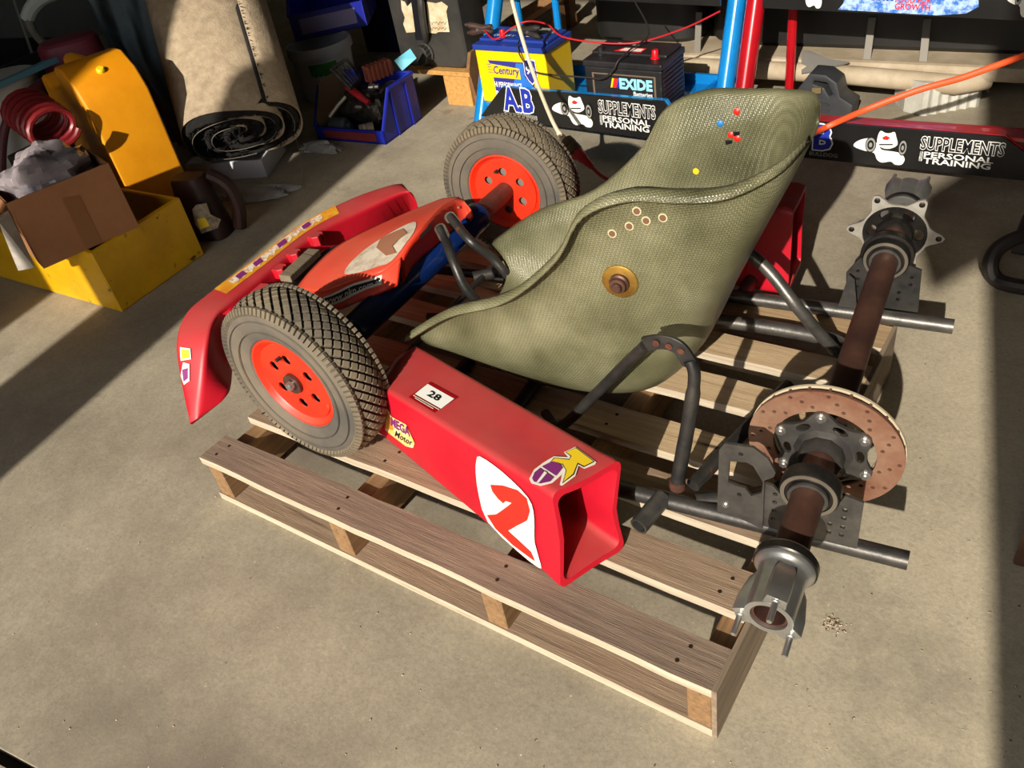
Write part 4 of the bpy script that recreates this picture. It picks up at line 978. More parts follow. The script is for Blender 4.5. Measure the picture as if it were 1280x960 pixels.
EXB = mat('black_battery_case', hexc('17171a'), .42, 0, hexc('242426'), 20)
y1 = yb0-.018; x0 = yp(733, 110, y1).x; x1 = yp(830, 120, y1).x; zt = yp(829, 88, y1).z; bw2 = x1-x0
eb = thing('car_battery', 'black EXIDE battery with red terminal cap, in the blue rack beside the yellow battery', 'battery', V(((x0+x1)/2, y1+.085, bz)))
dE = V((1, -.045, 0))
obj('battery_case', box((x0, y1, bz), dE*bw2, (0, .172, 0), (0, 0, zt-bz)), EXB, eb, smooth=False, bevel=.005)
obj('battery_lid', join(box(V((x0-.004, y1-.004, zt)), dE*(bw2+.008), (0, .18, 0), (0, 0, .022)), box(V((x0+.004, y1+.05, zt+.022)), dE*(bw2-.008), (0, .118, 0), (0, 0, .012))), EXB, eb, smooth=False, bevel=.006)
for k in range(11):
    obj('side_rib', box(V((x0, y1+.012, bz+.02+k*.0148))+dE*bw2, (.0035, 0, 0), (0, .15, 0), (0, 0, .006)), EXB, eb, smooth=False)
mpe = bil([V((x0, y1, bz)), V((x0, y1, bz))+dE*bw2, V((x0, y1, zt))+dE*bw2, V((x0, y1, zt))])
BRN = mat('bronze_print', hexc('6b5a48'), .5)
for lp in ([(.10, .86), (.93, .86), (.93, .89), (.10, .89)], [(.10, .0), (.125, .0), (.125, .86), (.10, .86)], [(.905, .0), (.93, .0), (.93, .86), (.905, .86)]): dec('label_print', lp, BRN, .0016, mpe, eb)
dec('label_print', [(.125, .36), (.5, .36), (.72, .30), (.5, .42), (.125, .43)], VRED, .0016, mpe, eb)
for a, m_ in ((.34, YEL), (.365, VRED), (.42, LETB)): dec('label_print', [(a, .60), (a+.05, .60), (a+.09, .80), (a+.03, .80)], m_, .0016+a*.002, mpe, eb)
obj('lettering', lettering('EXIDE', mpe, .47, .60, .88, .80, .0026, .05), mat('cyan_print', hexc('8fdcec'), .5), eb, smooth=False)
obj('lettering', lettering('Batteries', mpe, .64, .46, .88, .55, .0022, .02), LETW, eb, smooth=False)
obj('lettering', lettering('Performance', mpe, .18, .20, .62, .32, .0022, .02), LETW, eb, smooth=False)
obj('terminal_cap', lathe(V((x0, y1+.055, zt+.02))+dE*(bw2*.84), EZ, capped([(.016, 0), (.016, .005), (.0115, .006), (.0105, .026), (.009, .028)]), 16), MATS['red_cap'], eb)
obj('terminal_cap', lathe(V((x0, y1+.06, zt+.02))+dE*(bw2*.12), EZ, capped([(.015, 0), (.015, .005), (.0105, .006), (.0105, .026)]), 16), EXB, eb)
mpf = bil([V((x0, y1+.05, zt+.034)), V((x0, y1+.05, zt+.034))+dE*bw2, V((x0, y1+.165, zt+.034))+dE*bw2, V((x0, y1+.165, zt+.034))])
dec('label_print', [(.30, .05), (.66, .05), (.66, .4), (.38, .4)], VRED, .0012, mpf, eb); dec('label_print', [(.36, .12), (.64, .12), (.64, .34), (.40, .34)], LETW, .0018, mpf, eb)
dec('label_print', [(.22, .60), (.52, .60), (.5, .75), (.22, .75)], LETW, .0012, mpf, eb)
# clamps and leads
def clamp(c0, d, name, label, m_):
    d = V(d).normalized(); s = d.cross(EZ).normalized()
    t = thing(name, label, 'clamp', c0)
    for sg in (-1, 1):
        obj('jaw', tube([c0-d*.055+s*sg*.004+EZ*sg*.016, c0-d*.015+EZ*sg*.010, c0+d*.02+EZ*sg*.004, c0+d*.05+EZ*sg*.009, c0+d*.06+EZ*sg*.003], [.006, .011, .011, .009, .005], 10, 4), m_, t)
    obj('pivot', cyl(c0-s*.014, c0+s*.014, .005, 10), BOLT, t)
    return t
zl = bz+bh
RBK = mat('dark_rubber', hexc('241f1d'), .6); RBR = mat('brown_rubber', hexc('3a2620'), .6)
clamp(V((xb-.012, yb0+.06, zl+.022)), (1, .05, 0), 'jumper_clamp', 'brown clamp gripping the left end of the yellow battery', RBR)
clamp(V((xb+.215, yb0+.05, zl+.0225)), (-1, .2, 0), 'jumper_clamp', 'black clamp lying across the blue lid beside the white power lead', RBK)
def cable(name, label, pts, r, m_, cat='cable', sm=8, n=8): return obj(name, tube(pts, r, n, sm), m_, label=label, cat=cat)
WRED = mat('red_wire', hexc('b01824'), .45)
cable('battery_lead', 'thin red wire running over both batteries to the black tub', [V((xb+.02, yb0+.05, zl+.02)), V((xb+.10, yb0+.0, zl+.008)), V((xb+.15, yb0+.035, zl+.035)), V((xb+.205, yb0+.06, zl+.052)), V((xb+.26, yb0+.10, zl+.03)), V((xb+.36, yb0+.06, zl+.0)), V((x0+.12, y1+.10, zt+.045)), V((x0+.26, y1+.20, zt+.06)), yp(900, 14, 2.12)], .003, WRED)
cable('battery_lead', 'thin black wire hanging from the clamp on the yellow battery to the EXIDE battery', [V((xb+.20, yb0+.03, zl+.012)), V((xb+.203, yb0-.002, zl+.006)), V((xb+.207, yb0-.024, zl-.008)), V((xb+.225, yb0-.028, zl-.05)), V((xb+.28, yb0-.034, zl-.088)), V((x0+.02, y1-.020, zt-.03)), V((x0+.08, y1-.026, zt-.028)), V((x0+.125, y1-.026, zt+.004)), V((x0+.142, y1-.012, zt+.032)), V((x0+.155, y1+.04, zt+.046)), V((x0+.17, y1+.15, zt+.065)), yp(794, 3, 2.14)], .0028, RBK)

# white power lead with plug, then red cord
PLW = mat('cream_cable', hexc('cfc4a8'), .5); PLG = mat('brown_plug', hexc('5a4a34'), .5); CRED = mat('red_cord', hexc('c01a1c'), .45)
def tz(px, py, y): return yp(px, py, y)
yq = 1.55
pl_e = gz(712, 183, .17)
wl = thing('extension_lead', 'cream power lead hanging down to a brown plug joined to a red cord', 'power lead', V((pl_e.x, pl_e.y, 0)))
obj('cord', tube([yp(640, 0, 1.70), yp(652, 45, 1.68), yp(668, 95, 1.65), yp(690, 150, pl_e.y+.03), yp(704, 174, pl_e.y+.01)], .0065, 10, 8), PLW, wl)
ga, gb, gc, gd_ = yp(700, 168, pl_e.y+.012), yp(713, 183, pl_e.y), yp(727, 196, pl_e.y-.02), yp(740, 209, pl_e.y-.03)
obj('strain_relief', tube([yp(698, 164, pl_e.y+.014), ga, yp(708, 177, pl_e.y+.004)], [.0075, .009, .011], 12, 4), PLW, wl)
obj('plug', lathe(yp(706, 175, pl_e.y+.004), (gc-ga), capped([(.012, 0), (.023, .006), (.024, .028), (.020, .032), (.0235, .036), (.0235, .058), (.016, .066)]), 20), PLG, wl)
obj('socket', tube([yp(722, 192, pl_e.y-.014), gc, gd_], [.022, .020, .017, .012, .009], 14, 5), CRED, wl)
obj('cord', tube([gd_, yp(752, 220, pl_e.y-.04), yp(768, 228, pl_e.y-.05), yp(790, 236, pl_e.y-.06), V((yp(800, 240, pl_e.y-.06).x+.03, pl_e.y-.05, .03)), V((yp(800, 240, pl_e.y-.06).x+.10, pl_e.y, .0056))], .0055, 10, 8), CRED, wl)
# orange cord on the right
cable('orange_power_cord', 'bright orange extension cord stretched above the red rack towards the seat', [ky(975, 192, .62), yp(1018, 166, 1.66), yp(1085, 136, 1.72), yp(1150, 112, 1.76), yp(1200, 98, 1.80), yp(1245, 82, 1.84), yp(1290, 66, 1.9)], .0085, mat('orange_cord', hexc('ec5a2c'), .5), 'power cord', 8, 10)

# ------------------------------------------------------------------ clutter at the left and back
def hollow_box(o, u, v, h, t, lip=0.0):           # open-topped box, wall thickness t
    o, u, v = V(o), V(u), V(v); a, b_ = u.normalized(), v.normalized(); H = EZ*h
    O = [o, o+u, o+u+v, o+v]; I = [o+a*t+b_*t, o+u-a*t+b_*t, o+u+v-a*t-b_*t, o+v+a*t-b_*t]
    VV = O+[p+H for p in O]+[p+H for p in I]+[p+EZ*t for p in I]
    FF = [(3, 2, 1, 0), (12, 13, 14, 15)]
    for k in range(4):
        j = (k+1) % 4
        FF += [(k, j, 4+j, 4+k), (4+k, 4+j, 8+j, 8+k), (8+k, 8+j, 12+j, 12+k)]
    return VV, FF
def rblock(c, sx, sy, h, r, rz=0.0, n=5, taper=1.0, top=.0):      # rounded upright block
    R = M.Rotation(rz, 3, 'Z'); rows = []
    for z, s, rr in ((0, .94, r*.8), (.02, 1, r), (h-.03, taper, r), (h-.01, taper*.97, r), (h, taper*.85, r*.8)):
        rows.append([V(c)+R @ V((x, y, z)) for x, y in rrect(sx*s, sy*s, min(rr, sx*s*.49, sy*s*.49), n)])
    VV, FF = grid(rows, True); k = len(rows[0]); FF += [tuple(range(k)), tuple(len(VV)-1-i for i in range(k))]
    return VV, FF

YBX = mat('yellow_box_plastic', hexc('d9a808'), .5, 0, hexc('c29204'), 6, 8, bump=.1, bscale=60, spots=(hexc('4a3a10'), 22, .66))
yo = gz(153, 391); yr = gz(250, 320)-yo; yl = gz(0, 347)-yo
yd_ = V((-.03, .36, 0)); yx = V((-.80, -.03, 0))
obj('storage_tub', hollow_box(yo+yx, -yx, yd_, .213, .018), YBX, smooth=False, bevel=.004, segs=1, label='scuffed yellow open box on the floor under the cardboard box', cat='tub')

CARD = mat('cardboard', hexc('9a6a44'), .8, 0, hexc('8a5c3a'), 5, 6, bump=.1, bscale=50)
cz = .2125
cA = gz(55, 336, cz); cB = gz(174, 283, cz); cu_ = cB-cA; cv = V((-cu_.y, cu_.x, 0)).normalized()*.26
chh = up(cA, 15, 252)-cz
cbx = thing('cardboard_box', 'open brown cardboard box with taped front, tipped over the yellow box', 'box', cA+cu_*.5+cv*.5)
obj('carton', hollow_box(cA, cu_, cv, chh, .005), CARD, cbx, smooth=False)
mpk = bil([cA, cB, cB+EZ*chh, cA+EZ*chh])
obj('packing_tape', decal([[(.44, .08), (.60, .02), (.62, .74), (.46, .80)]], mpk, .0012), mat('brown_tape', hexc('82562f'), .35), cbx, smooth=False)
obj('flap', ([cA+EZ*chh, cA+cv+EZ*chh, cA+cv-cu_.normalized()*.10+EZ*(chh-.05), cA-cu_.normalized()*.10+EZ*(chh-.06)], [(0, 1, 2, 3)]), CARD, cbx, smooth=False, solid=.004)
# crumpled clear bag bulging out of the carton
def crumple(c, rx, ry, rz, seed, amp=.25, n=26, m=18, rot=0.0, flat=.0, power=1.0):
    from mathutils import noise
    VV = []; Rm = M.Rotation(rot, 3, 'Z')
    for j in range(m+1):
        ph = PI*j/m
        for i in range(n):
            t = 2*PI*i/n; d = V((math.sin(ph)*math.cos(t), math.sin(ph)*math.sin(t), math.cos(ph)))
            k = 1+amp*(noise.noise(d*1.7+V((seed, 0, 0)))+.6*abs(noise.noise(d*4+V((0, seed, 0))))+.35*abs(noise.noise(d*9+V((0, 0, seed)))))
            p = V((d.x*rx*k, d.y*ry*k, d.z*rz*k)); 
            if p.z < -rz*flat and flat: p.z = -rz*flat
            VV.append(V(c)+Rm @ p)
    FF = []
    for j in range(m):
        for i in range(n): FF.append((j*n+i, j*n+(i+1) % n, (j+1)*n+(i+1) % n, (j+1)*n+i))
    return VV, FF
BAG = mat('clear_plastic_film', hexc('8f878a'), .2, 0, hexc('6c6468'), 9, 8, bump=.5, bscale=30)
bc = cA+cu_*.5+cv*.5+EZ*(chh-.02)
ca = math.atan2(cu_.y, cu_.x)
obj('plastic_bag', crumple(bc, cu_.length*.42, .098, .085, 3.3, .32, 40, 26, ca), BAG, label='crumpled clear plastic bag stuffed into the cardboard box', cat='bag', auto=25)
obj('paper_packet', (lambda a, b_, c_, d: ([a, b_, c_, d], [(0, 1, 2, 3)]))(*[p-cu_.normalized()*.007 for p in (gz(0, 272, .40), gz(14, 262, .40), gz(46, 332, .235), gz(26, 336, .225))]), mat('white_paper', hexc('bdb6aa'), .7, 0, hexc('8a847c'), 12), solid=.012, smooth=False, label='white printed paper packet hanging beside the cardboard box', cat='packet')

# yellow fuel can behind
YCAN = mat('yellow_can_plastic', hexc('e59a10'), .45, 0, hexc('d68808'), 5, 6, bump=.05, bscale=50)
jb = gz(205, 262); jb = V((-1.57, .97, 0)); 
jr = math.radians(-14); jc = jb
jh = up(jb, 138, 62)+.01
jw, jd_ = .46, .22
can = thing('jerry_can', 'big yellow plastic fuel can standing behind the yellow box', 'jerry can', jc, jr)
Rj = M.Rotation(jr, 3, 'Z')
def jp(x, y, z): return jc+Rj @ V((x, y, z))
pr_ = [(-jw/2, 0), (jw/2, 0), (jw/2, jh*.80), (jw*.42, jh*.92), (jw*.26, jh), (jw*.08, jh), (jw*.05, jh*.86), (-jw*.30, jh*.82), (-jw*.40, jh*.90), (-jw*.46, jh*.88), (-jw/2, jh*.74)]
obj('can_body', plate(jp(0, jd_/2, 0), Rj @ V((1, 0, 0)), EZ, [pr_], jd_), YCAN, can, bevel=.022, segs=3)
obj('can_handle', tube([jp(jw*.16, 0, jh*.95), jp(0, 0, jh*.97), jp(-jw*.25, 0, jh*.96), jp(-jw*.38, 0, jh*.93), jp(-jw*.42, 0, jh*.86)], .018, 10, 4), YCAN, can)
obj('vent_cap', lathe(jp(jw*.36, 0, jh*.93), EZ+(Rj @ V((.5, 0, 0))), capped([(.014, 0), (.014, .018), (.011, .022)]), 14), mat('lemon_cap', hexc('e8cc20'), .4), can)

# red hose coil
HOSE = mat('red_hose', hexc('7a1c20'), .4)
hcc = gz(50, 149, .475)
hc = thing('hose_coil', 'coiled dark red hose lying behind the cardboard box', 'hose', V((hcc.x, hcc.y, .396)))
hp = gz(48, 150, .40)
pts = []
hd = V((.257, -.04, -.06))
for k in range(6*16):
    a = 2*PI*k/16; t = k/16
    pts.append(hcc+hd.normalized()*(.034*t-.10)+EZ*(.055*math.sin(a))+V((-hd.y, hd.x, 0)).normalized()*.075*math.cos(a))
obj('hose', tube(pts, .0105, 8), HOSE, hc)
obj('small_crate', cbox(V((hcc.x, .632, .207)), (.17, .15, .378), .04), mat('dark_crate', hexc('2a1a14'), .8), smooth=False, bevel=.01, label='dark crate holding up the red hose coil', cat='crate')
cable('hose', 'faded maroon hose arching behind the yellow fuel can', [V((-1.98, .60, .016)), gz(2, 215, .25), gz(8, 154, .40), gz(33, 119, .465), gz(70, 92, .48), gz(100, 78, .48), gz(135, 72, .47), gz(160, 80, .40), V((-1.93, 1.40, .2)), V((-1.93, 1.42, .016))], .016, mat('maroon_hose', hexc('5a2a30'), .6), 'hose', 8, 10)
# red fuel container with dark cap
MRED = mat('faded_red_plastic', hexc('7a2434'), .5, 0, hexc('8a3a48'), 6)
rc = V((-2.15, 1.25, 0)); rh = up(rc, 100, 22)
rf = thing('fuel_can', 'faded red fuel can with a black screw cap, behind the yellow can', 'fuel can', rc)
obj('can_body', rblock(rc, .30, .22, rh*.9, .07, 1.0, 6, .8), MRED, rf)
cpx = gz(75, 57, rh*.86)
obj('can_spout', tube([V((rc.x, rc.y, rh*.8)), cpx-EZ*.02], [.05, .035], 14), MRED, rf)
obj('screw_cap', lathe(cpx-EZ*.02, (cpx-V((rc.x, rc.y, rh*.55))), capped([(.035, 0), (.037, .006), (.037, .03), (.032, .035)]), 20), RBK, rf)
# grey-blue cloth bundle
CLO = mat('grey_blue_cloth', hexc('5d6a6e'), .9, 0, hexc('4b575c'), 5, 5, bump=.3, bscale=18)
ck = V((-2.0, 1.6, 0)); zc = up(ck, 125, -30)
from mathutils import noise as _nz
rows = []
for j in range(15):
    row = []
    for i in range(31):
        s, t = i/30, j/14
        px_, py_ = (86+(62-0)*t+(80-30*t)*s), (-40+118*t-22*(1-s)*t)
        p = onpl(px_, py_, (-1.95, 1.55, .3), V((CAMP.x+1.95, CAMP.y-1.55, 0)).normalized())
        nd = (CAMP-p).normalized(); p = p+nd*(.035*math.sin(s*9+t*3)+.02*_nz.noise(V((s*6, t*4, 1))))*(1-s**3)+V((0, 0, 0))
        row.append(p)
    rows.append(row)
e_r = V((.538, .843, 0)); bk_d = V((-.843, .538, 0)); base0 = V((-1.95, 1.55, .3))
for r_ in rows:                         # the drape runs on to the right behind the carpet roll
    last = r_[-1]; flatp = last-(-bk_d)*((last-base0).dot(-bk_d))
    for k in range(1, 9): r_.append(flatp+e_r*(.38*k/8))
rows.append([V((p.x, p.y+.02, 0)) for p in rows[-1]])
top_row = rows[0]
zt_c = max(p.z for p in top_row)
rows = [[V((p.x, p.y, 0))+bk_d*.37 for p in top_row], [p+bk_d*.36 for p in top_row]]+rows
rows = [[V((r_[0].x, r_[0].y, r_[0].z))+(bk_d*.30 if j > 1 else V())]+r_ for j, r_ in enumerate(rows)]
obj('dust_cover', grid(rows), CLO, solid=.006, label='grey-blue cloth draped in folds over a stack, beside the carpet roll', cat='cloth', auto=60)
# dark tub added to blacken the shaded corner, and odd rods
DK = mat('dark_plastic', hexc('1b1a18'), .6)
tb = gz(20, 60); obj('storage_tub', hollow_box(V((-3.29, .69, 0)), V((.75, .1, 0)), V((-.1, .75, 0)), .42, .02), DK, smooth=False, label='dark plastic tub added to blacken the shaded corner behind the red fuel can', cat='tub')
obj('metal_rod', tube([V((-2.9, 1.395, .022)), V((-2.9, 1.44, .30)), V((-2.9, 1.49, .606)), V((-2.9, 1.55, .95))], .007, 8), mat('dull_aluminium', hexc('9a978f'), .4, .6), label='thin silver rod leaning in the shaded corner', cat='rod')
obj('bent_tube', tube([gz(34, 24, .54), gz(40, 10, .58), gz(52, -2, .61), gz(70, -10, .63)], .030, 10, 5), mat('white_pvc', hexc('c9cfca'), .4), label='bent white plastic tube above the dark tub', cat='tube')
obj('hand_tool', tube([gz(34.5, 26, .535), gz(45, 44, .475), gz(60, 60, .425), gz(66, 68, .405)], [.022, .018, .014], 10, 4), mat('grey_grip', hexc('6d6b5c'), .6), label='grey tool handle sticking out of the dark tub', cat='tool')
PAIL = V((-2.0, .85, 0)); zpl = up(PAIL, 15, 92)
pa, pb_ = gz(-60, 136, zpl-.001), gz(56, 83, zpl-.001)
obj('blue_batten', box(pa, pb_-pa, V((.02, .05, 0)), EZ*.02), mat('pale_blue_paint', hexc('5c93a8'), .5), smooth=False, label='pale blue painted batten lying across the left corner', cat='batten')
obj('white_pail', lathe(PAIL, EZ, capped([(.115, 0), (.138, zpl-.02), (.145, zpl-.02), (.145, zpl)]), 28), mat('white_pail_plastic', hexc('b9b7b0'), .5), label='white plastic pail standing behind the hose coil', cat='pail')

# oil bottle, rusty red with paper label
ob = gz(262, 306)+V((-.06, .06, 0)); oh = up(ob, 240, 218)
BOT = mat('grimy_red_plastic', hexc('34140e'), .6, 0, hexc('1c0f0c'), 7, 7)
ol = thing('oil_bottle', 'grimy dark red oil bottle with a torn white label, beside the yellow box', 'bottle', ob)
obj('bottle_body', rblock(ob, .17, .11, oh, .04, .35, 6, .78), BOT, ol)
obj('bottle_handle', tube([ob+V((.05, .05, oh*.95)), ob+V((.10, .07, oh*.75)), ob+V((.105, .075, oh*.4)), ob+V((.09, .06, oh*.05))], .024, 10, 5), BOT, ol)
def vpl(P): n = V((P.x-CAMP.x, P.y-CAMP.y, 0)).normalized(); return lambda px, py: onpl(px, py, P-n*.09, n)
f_ = vpl(ob)
for lp, m_ in (([(240, 262), (245, 256), (258, 254), (263, 268), (276, 274), (272, 285), (252, 292), (244, 280)], mat('torn_label', hexc('a59c8c'), .7, 0, hexc('6a5a3a'), 40)), ([(246, 274), (256, 272), (262, 282), (250, 287)], YEL)):
    VV = [f_(*p) for p in lp]; h = (CAMP-ob).normalized()*(.002 if m_ is YEL else 0)
    obj('paper_label', ([v_+h for v_ in VV], [tuple(range(len(VV)))]), m_, ol, smooth=False, solid=.002)

# carpet roll, end towards the camera
BEI = mat('carpet_backing', hexc('ab9a80'), .95, 0, hexc('8f7f68'), 30, 8, bump=.6, bscale=160, stretch=(1, 1, 1))
PILE = mat('black_pile', hexc('0e0d0c'), 1.0, 0, hexc('1a1816'), 80, bump=1.0, bscale=200)
THR = mat('pale_thread', hexc('6f685c'), .9)
ce = gz(298, 164, .205); cdir = V((math.cos(math.radians(140)), math.sin(math.radians(140)), .80)).normalized()
cu2 = cdir.cross(EZ).normalized(); cv2 = cu2.cross(cdir).normalized()
cr_ = thing('carpet_roll', 'rolled carpet with beige woven backing and shaggy black pile, end facing the kart', 'carpet', V((ce.x, ce.y, 0)))
def spiral(t, off=0.0):                 # t: 0 inner .. 1 outer free end
    turns = 3.35; a = -2*PI*turns*(1-t)+math.radians(62); r = .018+.228*t+off
    sq = 1.0-.12*math.cos(2*a)
    return (r*1.16*math.cos(a)*sq, r*.74*math.sin(a))
NS = 150; Lc = .822
rows_o, rows_i = [], []
for i in range(NS+1):
    t = i/NS; x, y = spiral(t); rows_o.append((x, y)); x, y = spiral(t, -.020); rows_i.append((x, y))
def cp(x, y, l): return ce+cu2*x+cv2*y+cdir*l
VV, FF = grid([[cp(x, y, -.02*math.sin(x*9)) for x, y in rows_o], [cp(x, y, Lc*.5) for x, y in rows_o], [cp(x, y, Lc) for x, y in rows_o]])
obj('backing', (VV, FF), BEI, cr_, solid=.004, auto=80)
obj('pile_core', ([cp(0, 0, .0)]+[cp(*spiral(1-.298*k/48, -.006), .014+.01*math.sin(k*2.1)) for k in range(49)], [(0, k, k+1) for k in range(1, 49)]), PILE, cr_)
VV, FF = grid([[cp(x, y, -.008+random.uniform(-.012, .008)) for x, y in rows_i], [cp(x, y, Lc*.5) for x, y in rows_i]])
obj('pile', (VV, FF), PILE, cr_, solid=.022, auto=80)
VV, FF = [], []
for k in range(900):                    # loose pile fibres at the cut end
    t = random.random()**.6; x, y = spiral(t, -random.uniform(.006, .034)); p = cp(x, y, random.uniform(-.01, .01))
    d = (-cdir*.6+cu2*random.uniform(-1, 1)+cv2*random.uniform(-1, .6)).normalized()*random.uniform(.012, .03); s = cu2*.0016
    b0 = len(VV); VV += [p-s, p+s, p+d]; FF.append((b0, b0+1, b0+2))
fz = obj('pile_fibres', (VV, FF), PILE, cr_, smooth=False, kind='stuff')
for tt in (.42, .66, .93): 
    pts = [cp(*spiral(tt+.22*k/24*(1 if tt < .7 else .3), -.03), -.022) for k in range(25)]
    obj('thread', tube(pts, .0014, 5), THR, cr_)
VV, FF = [], []
for k in range(260):                    # frayed free edge
    x, y = spiral(1.0, random.uniform(-.012, .006)); l = random.uniform(-.02, .9); p = cp(x, y, l); d = (cu2*random.uniform(.2, 1)+cv2*random.uniform(-.5, .3)+cdir*random.uniform(-.5, .5)).normalized()*random.uniform(.006, .016)
    b0 = len(VV); VV += [p-cdir*.0025, p+cdir*.0025, p+d]; FF.append((b0, b0+1, b0+2))
obj('frayed_edge', (VV, FF), PILE, cr_, smooth=False, kind='stuff')
# what the roll rests on
wt = gz(262, 215); 
obj('white_basin', hollow_box(gz(240, 228), gz(335, 222)-gz(240, 228), V((-.12, .22, 0)), .075, .012), mat('white_basin_plastic', hexc('c4c8cc'), .4), bevel=.008, label='low white plastic basin under the carpet roll', cat='basin')
RAG = mat('grey_rag', hexc('9b9a98'), .9, 0, hexc('7c7b79'), 8, bump=.4, bscale=30)
obj('cleaning_rag', crumple(gz(315, 240, .012), .15, .055, .02, 5.1, .5, 30, 12, .38, .5), RAG, label='crumpled pale rag on the floor in front of the white basin', cat='rag')
obj('cleaning_rag', crumple(gz(410, 182, .012)+V((-.02, -.025, 0)), .085, .036, .02, 8.7, .6, 26, 12, .08, .5), RAG, label='small grey rag on the floor beside the blue parts bin', cat='rag')
cable('wire_offcut', 'thin bright wire standing up from the floor in front of the carpet', [gz(380, 238, 0), gz(377, 205, .03), gz(372, 180, .07), gz(366, 165, .09)], .0016, BOLT, 'wire')

# white bucket with green label
bk = V((-1.617, 2.083, 0)); bh_ = up(bk, 392, 52)
bu = thing('plastic_bucket', 'white plastic bucket with a square green label behind the parts bin', 'bucket', bk)
WPL = mat('white_bucket_plastic', hexc('b7bcc0'), .4)
obj('bucket_body', lathe(bk, EZ, [(.0001, 0), (.118, 0), (.140, bh_-.04), (.150, bh_-.04), (.150, bh_-.015), (.146, bh_), (.136, bh_), (.128, .02), (.0001, .02)], 36), WPL, bu)
n_ = V((bk.x-CAMP.x, bk.y-CAMP.y, 0)).normalized(); a0 = math.atan2(-n_.y, -n_.x)
rows = [[bk+V((math.cos(a0+a)*r, math.sin(a0+a)*r, z)) for a in [(-.55+.95*i/10) for i in range(11)]] for z, r in ((.10, .1275), (bh_*.74, .1375))]
obj('green_label', grid(rows), mat('green_label', hexc('1f7a1c'), .5), bu, solid=.001)

# blue parts bins
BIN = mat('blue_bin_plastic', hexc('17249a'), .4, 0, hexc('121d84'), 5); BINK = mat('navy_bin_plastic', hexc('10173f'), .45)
def bin_(name, label, o, u, v, h, hf, m, lab=None, frac=.3, t=.006):    # o front-left, u along front, v to the back; low front lip hf
    o, u, v = V(o), V(u), V(v); a, b_ = u.normalized(), v.normalized(); bn = thing(name, label, 'bin', o+u*.5+v*.5)
    side = [(0, 0), (v.length, 0), (v.length, h), (v.length*frac, h), (0, hf)]
    obj('bin_floor', box(o+EZ*.001, u, v, EZ*t), m, bn, smooth=False)
    for s in (0, 1): obj('bin_side', plate(o+u*s-a*(t*s), b_, EZ, [side], t), m, bn, smooth=False)
    obj('bin_back', box(o+v-b_*t, u, b_*t, EZ*h), m, bn, smooth=False)
    obj('bin_front', box(o, u, b_*t, EZ*hf), m, bn, smooth=False)
    for s in (0, 1):                    # rim along the top of each side
        p = [o+u*s+b_*y+EZ*z for y, z in side[2:]]
        obj('bin_rim', tube([p[0], p[1], p[2]], t*1.25, 6), m, bn, smooth=False)
    obj('bin_rim', tube([o+v+EZ*h, o+v+u+EZ*h], t*1.25, 6), m, bn, smooth=False)
    if lab: obj('bin_label', box(o+u*.12+EZ*hf*.2-b_*.002, u*.76, b_*.002, EZ*hf*.6), lab, bn, smooth=False)
    for y in (.35, .75): obj('bin_rib', box(o+u+b_*v.length*y, a*.005, b_*.012, EZ*h*.9), m, bn, smooth=False)
    return bn
o1 = gz(483, 181); r1 = gz(528, 148); v1 = r1-o1; u1 = V((v1.y, -v1.x, 0)).normalized()*.36
bl = o1-u1
bin_('parts_bin', 'open blue parts bin full of tools on the floor beside the carpet roll', bl, u1, v1, up(r1, 523, 89), .055, BIN, mat('red_card', hexc('6a2020'), .6), .34)
# contents
tc_ = bl+u1*.5+v1*.5
def on(s, t, z): return bl+u1*s+v1*t+EZ*z
def tool(name, label, vf, m_, cat='tool', **k): return obj(name, vf, m_, label=label, cat=cat, **k)
gr = thing('grille_part', 'dark slotted metal grille standing at the back of the parts bin', 'metal part', on(.30, .80, .16))
gq = [p-u1*.075-v1*.03-EZ*.017 for p in (gz(420, 80, .28), gz(440, 68, .28), gz(458, 92, .22), gz(445, 106, .20))]
gm = bil(gq)
obj('grille_frame', join(*[tube([gm(*p0), gm(*p1)], .007, 6) for p0, p1 in (((0, 0), (1, 0)), ((1, 0), (1, 1)), ((1, 1), (0, 1)), ((0, 1), (0, 0)))]), DARKST, gr)
for k in range(4): obj('grille_bar', tube([gm((k+1)/5, 0), gm((k+1)/5, 1)], .004, 6), GREYM, gr)
tool('spray_gun_handle', 'red tool handle lying across the blue parts bin', tube([gz(434, 108, .183), gz(448, 119, .161), gz(461, 129, .134)], [.013, .015, .012], 10, 4), mat('red_grip', hexc('a51f2a'), .45))
fb = thing('finned_block', 'rusty red finned metal block in the blue parts bin', 'metal part', on(.62, .75, .15))
fq2 = gz(478, 95, .196)-v1*.045+u1*.02; fu = (gz(495, 88, .196)-gz(464, 100, .196)); fv = V((-fu.y, fu.x, 0)).normalized()
obj('block_core', box(fq2-fu*.5, fu, fv*.032, EZ*.05), mat('rusty_red_iron', hexc('8a4632'), .8), fb, smooth=False, bevel=.003)
for k in range(6): obj('fin', box(fq2-fu*.5+fu*(k/6)-EZ*.004-fv*.006, fu*.08, fv*.042, EZ*.062), mat('rusty_red_iron', hexc('8a4632'), .8), fb, smooth=False)
tool('service_card', 'pale blue printed card stuck at the back of the parts bin', (lambda a, b_, c_, d: ([a, b_, c_, d], [(0, 1, 2, 3)]))(*[p+V((0, .03, 0)) for p in (gz(487, 79, .24), gz(507, 64, .27), gz(515, 76, .24), gz(497, 92, .20))]), mat('cyan_card', hexc('63b4cc'), .6), 'card', smooth=False, solid=.002)
tool('spanner', 'pale metal bar lying at the left of the parts bin', tube([gz(412, 146, .075), gz(422, 132, .11), gz(432, 121, .135)], .008, 8), ALU)
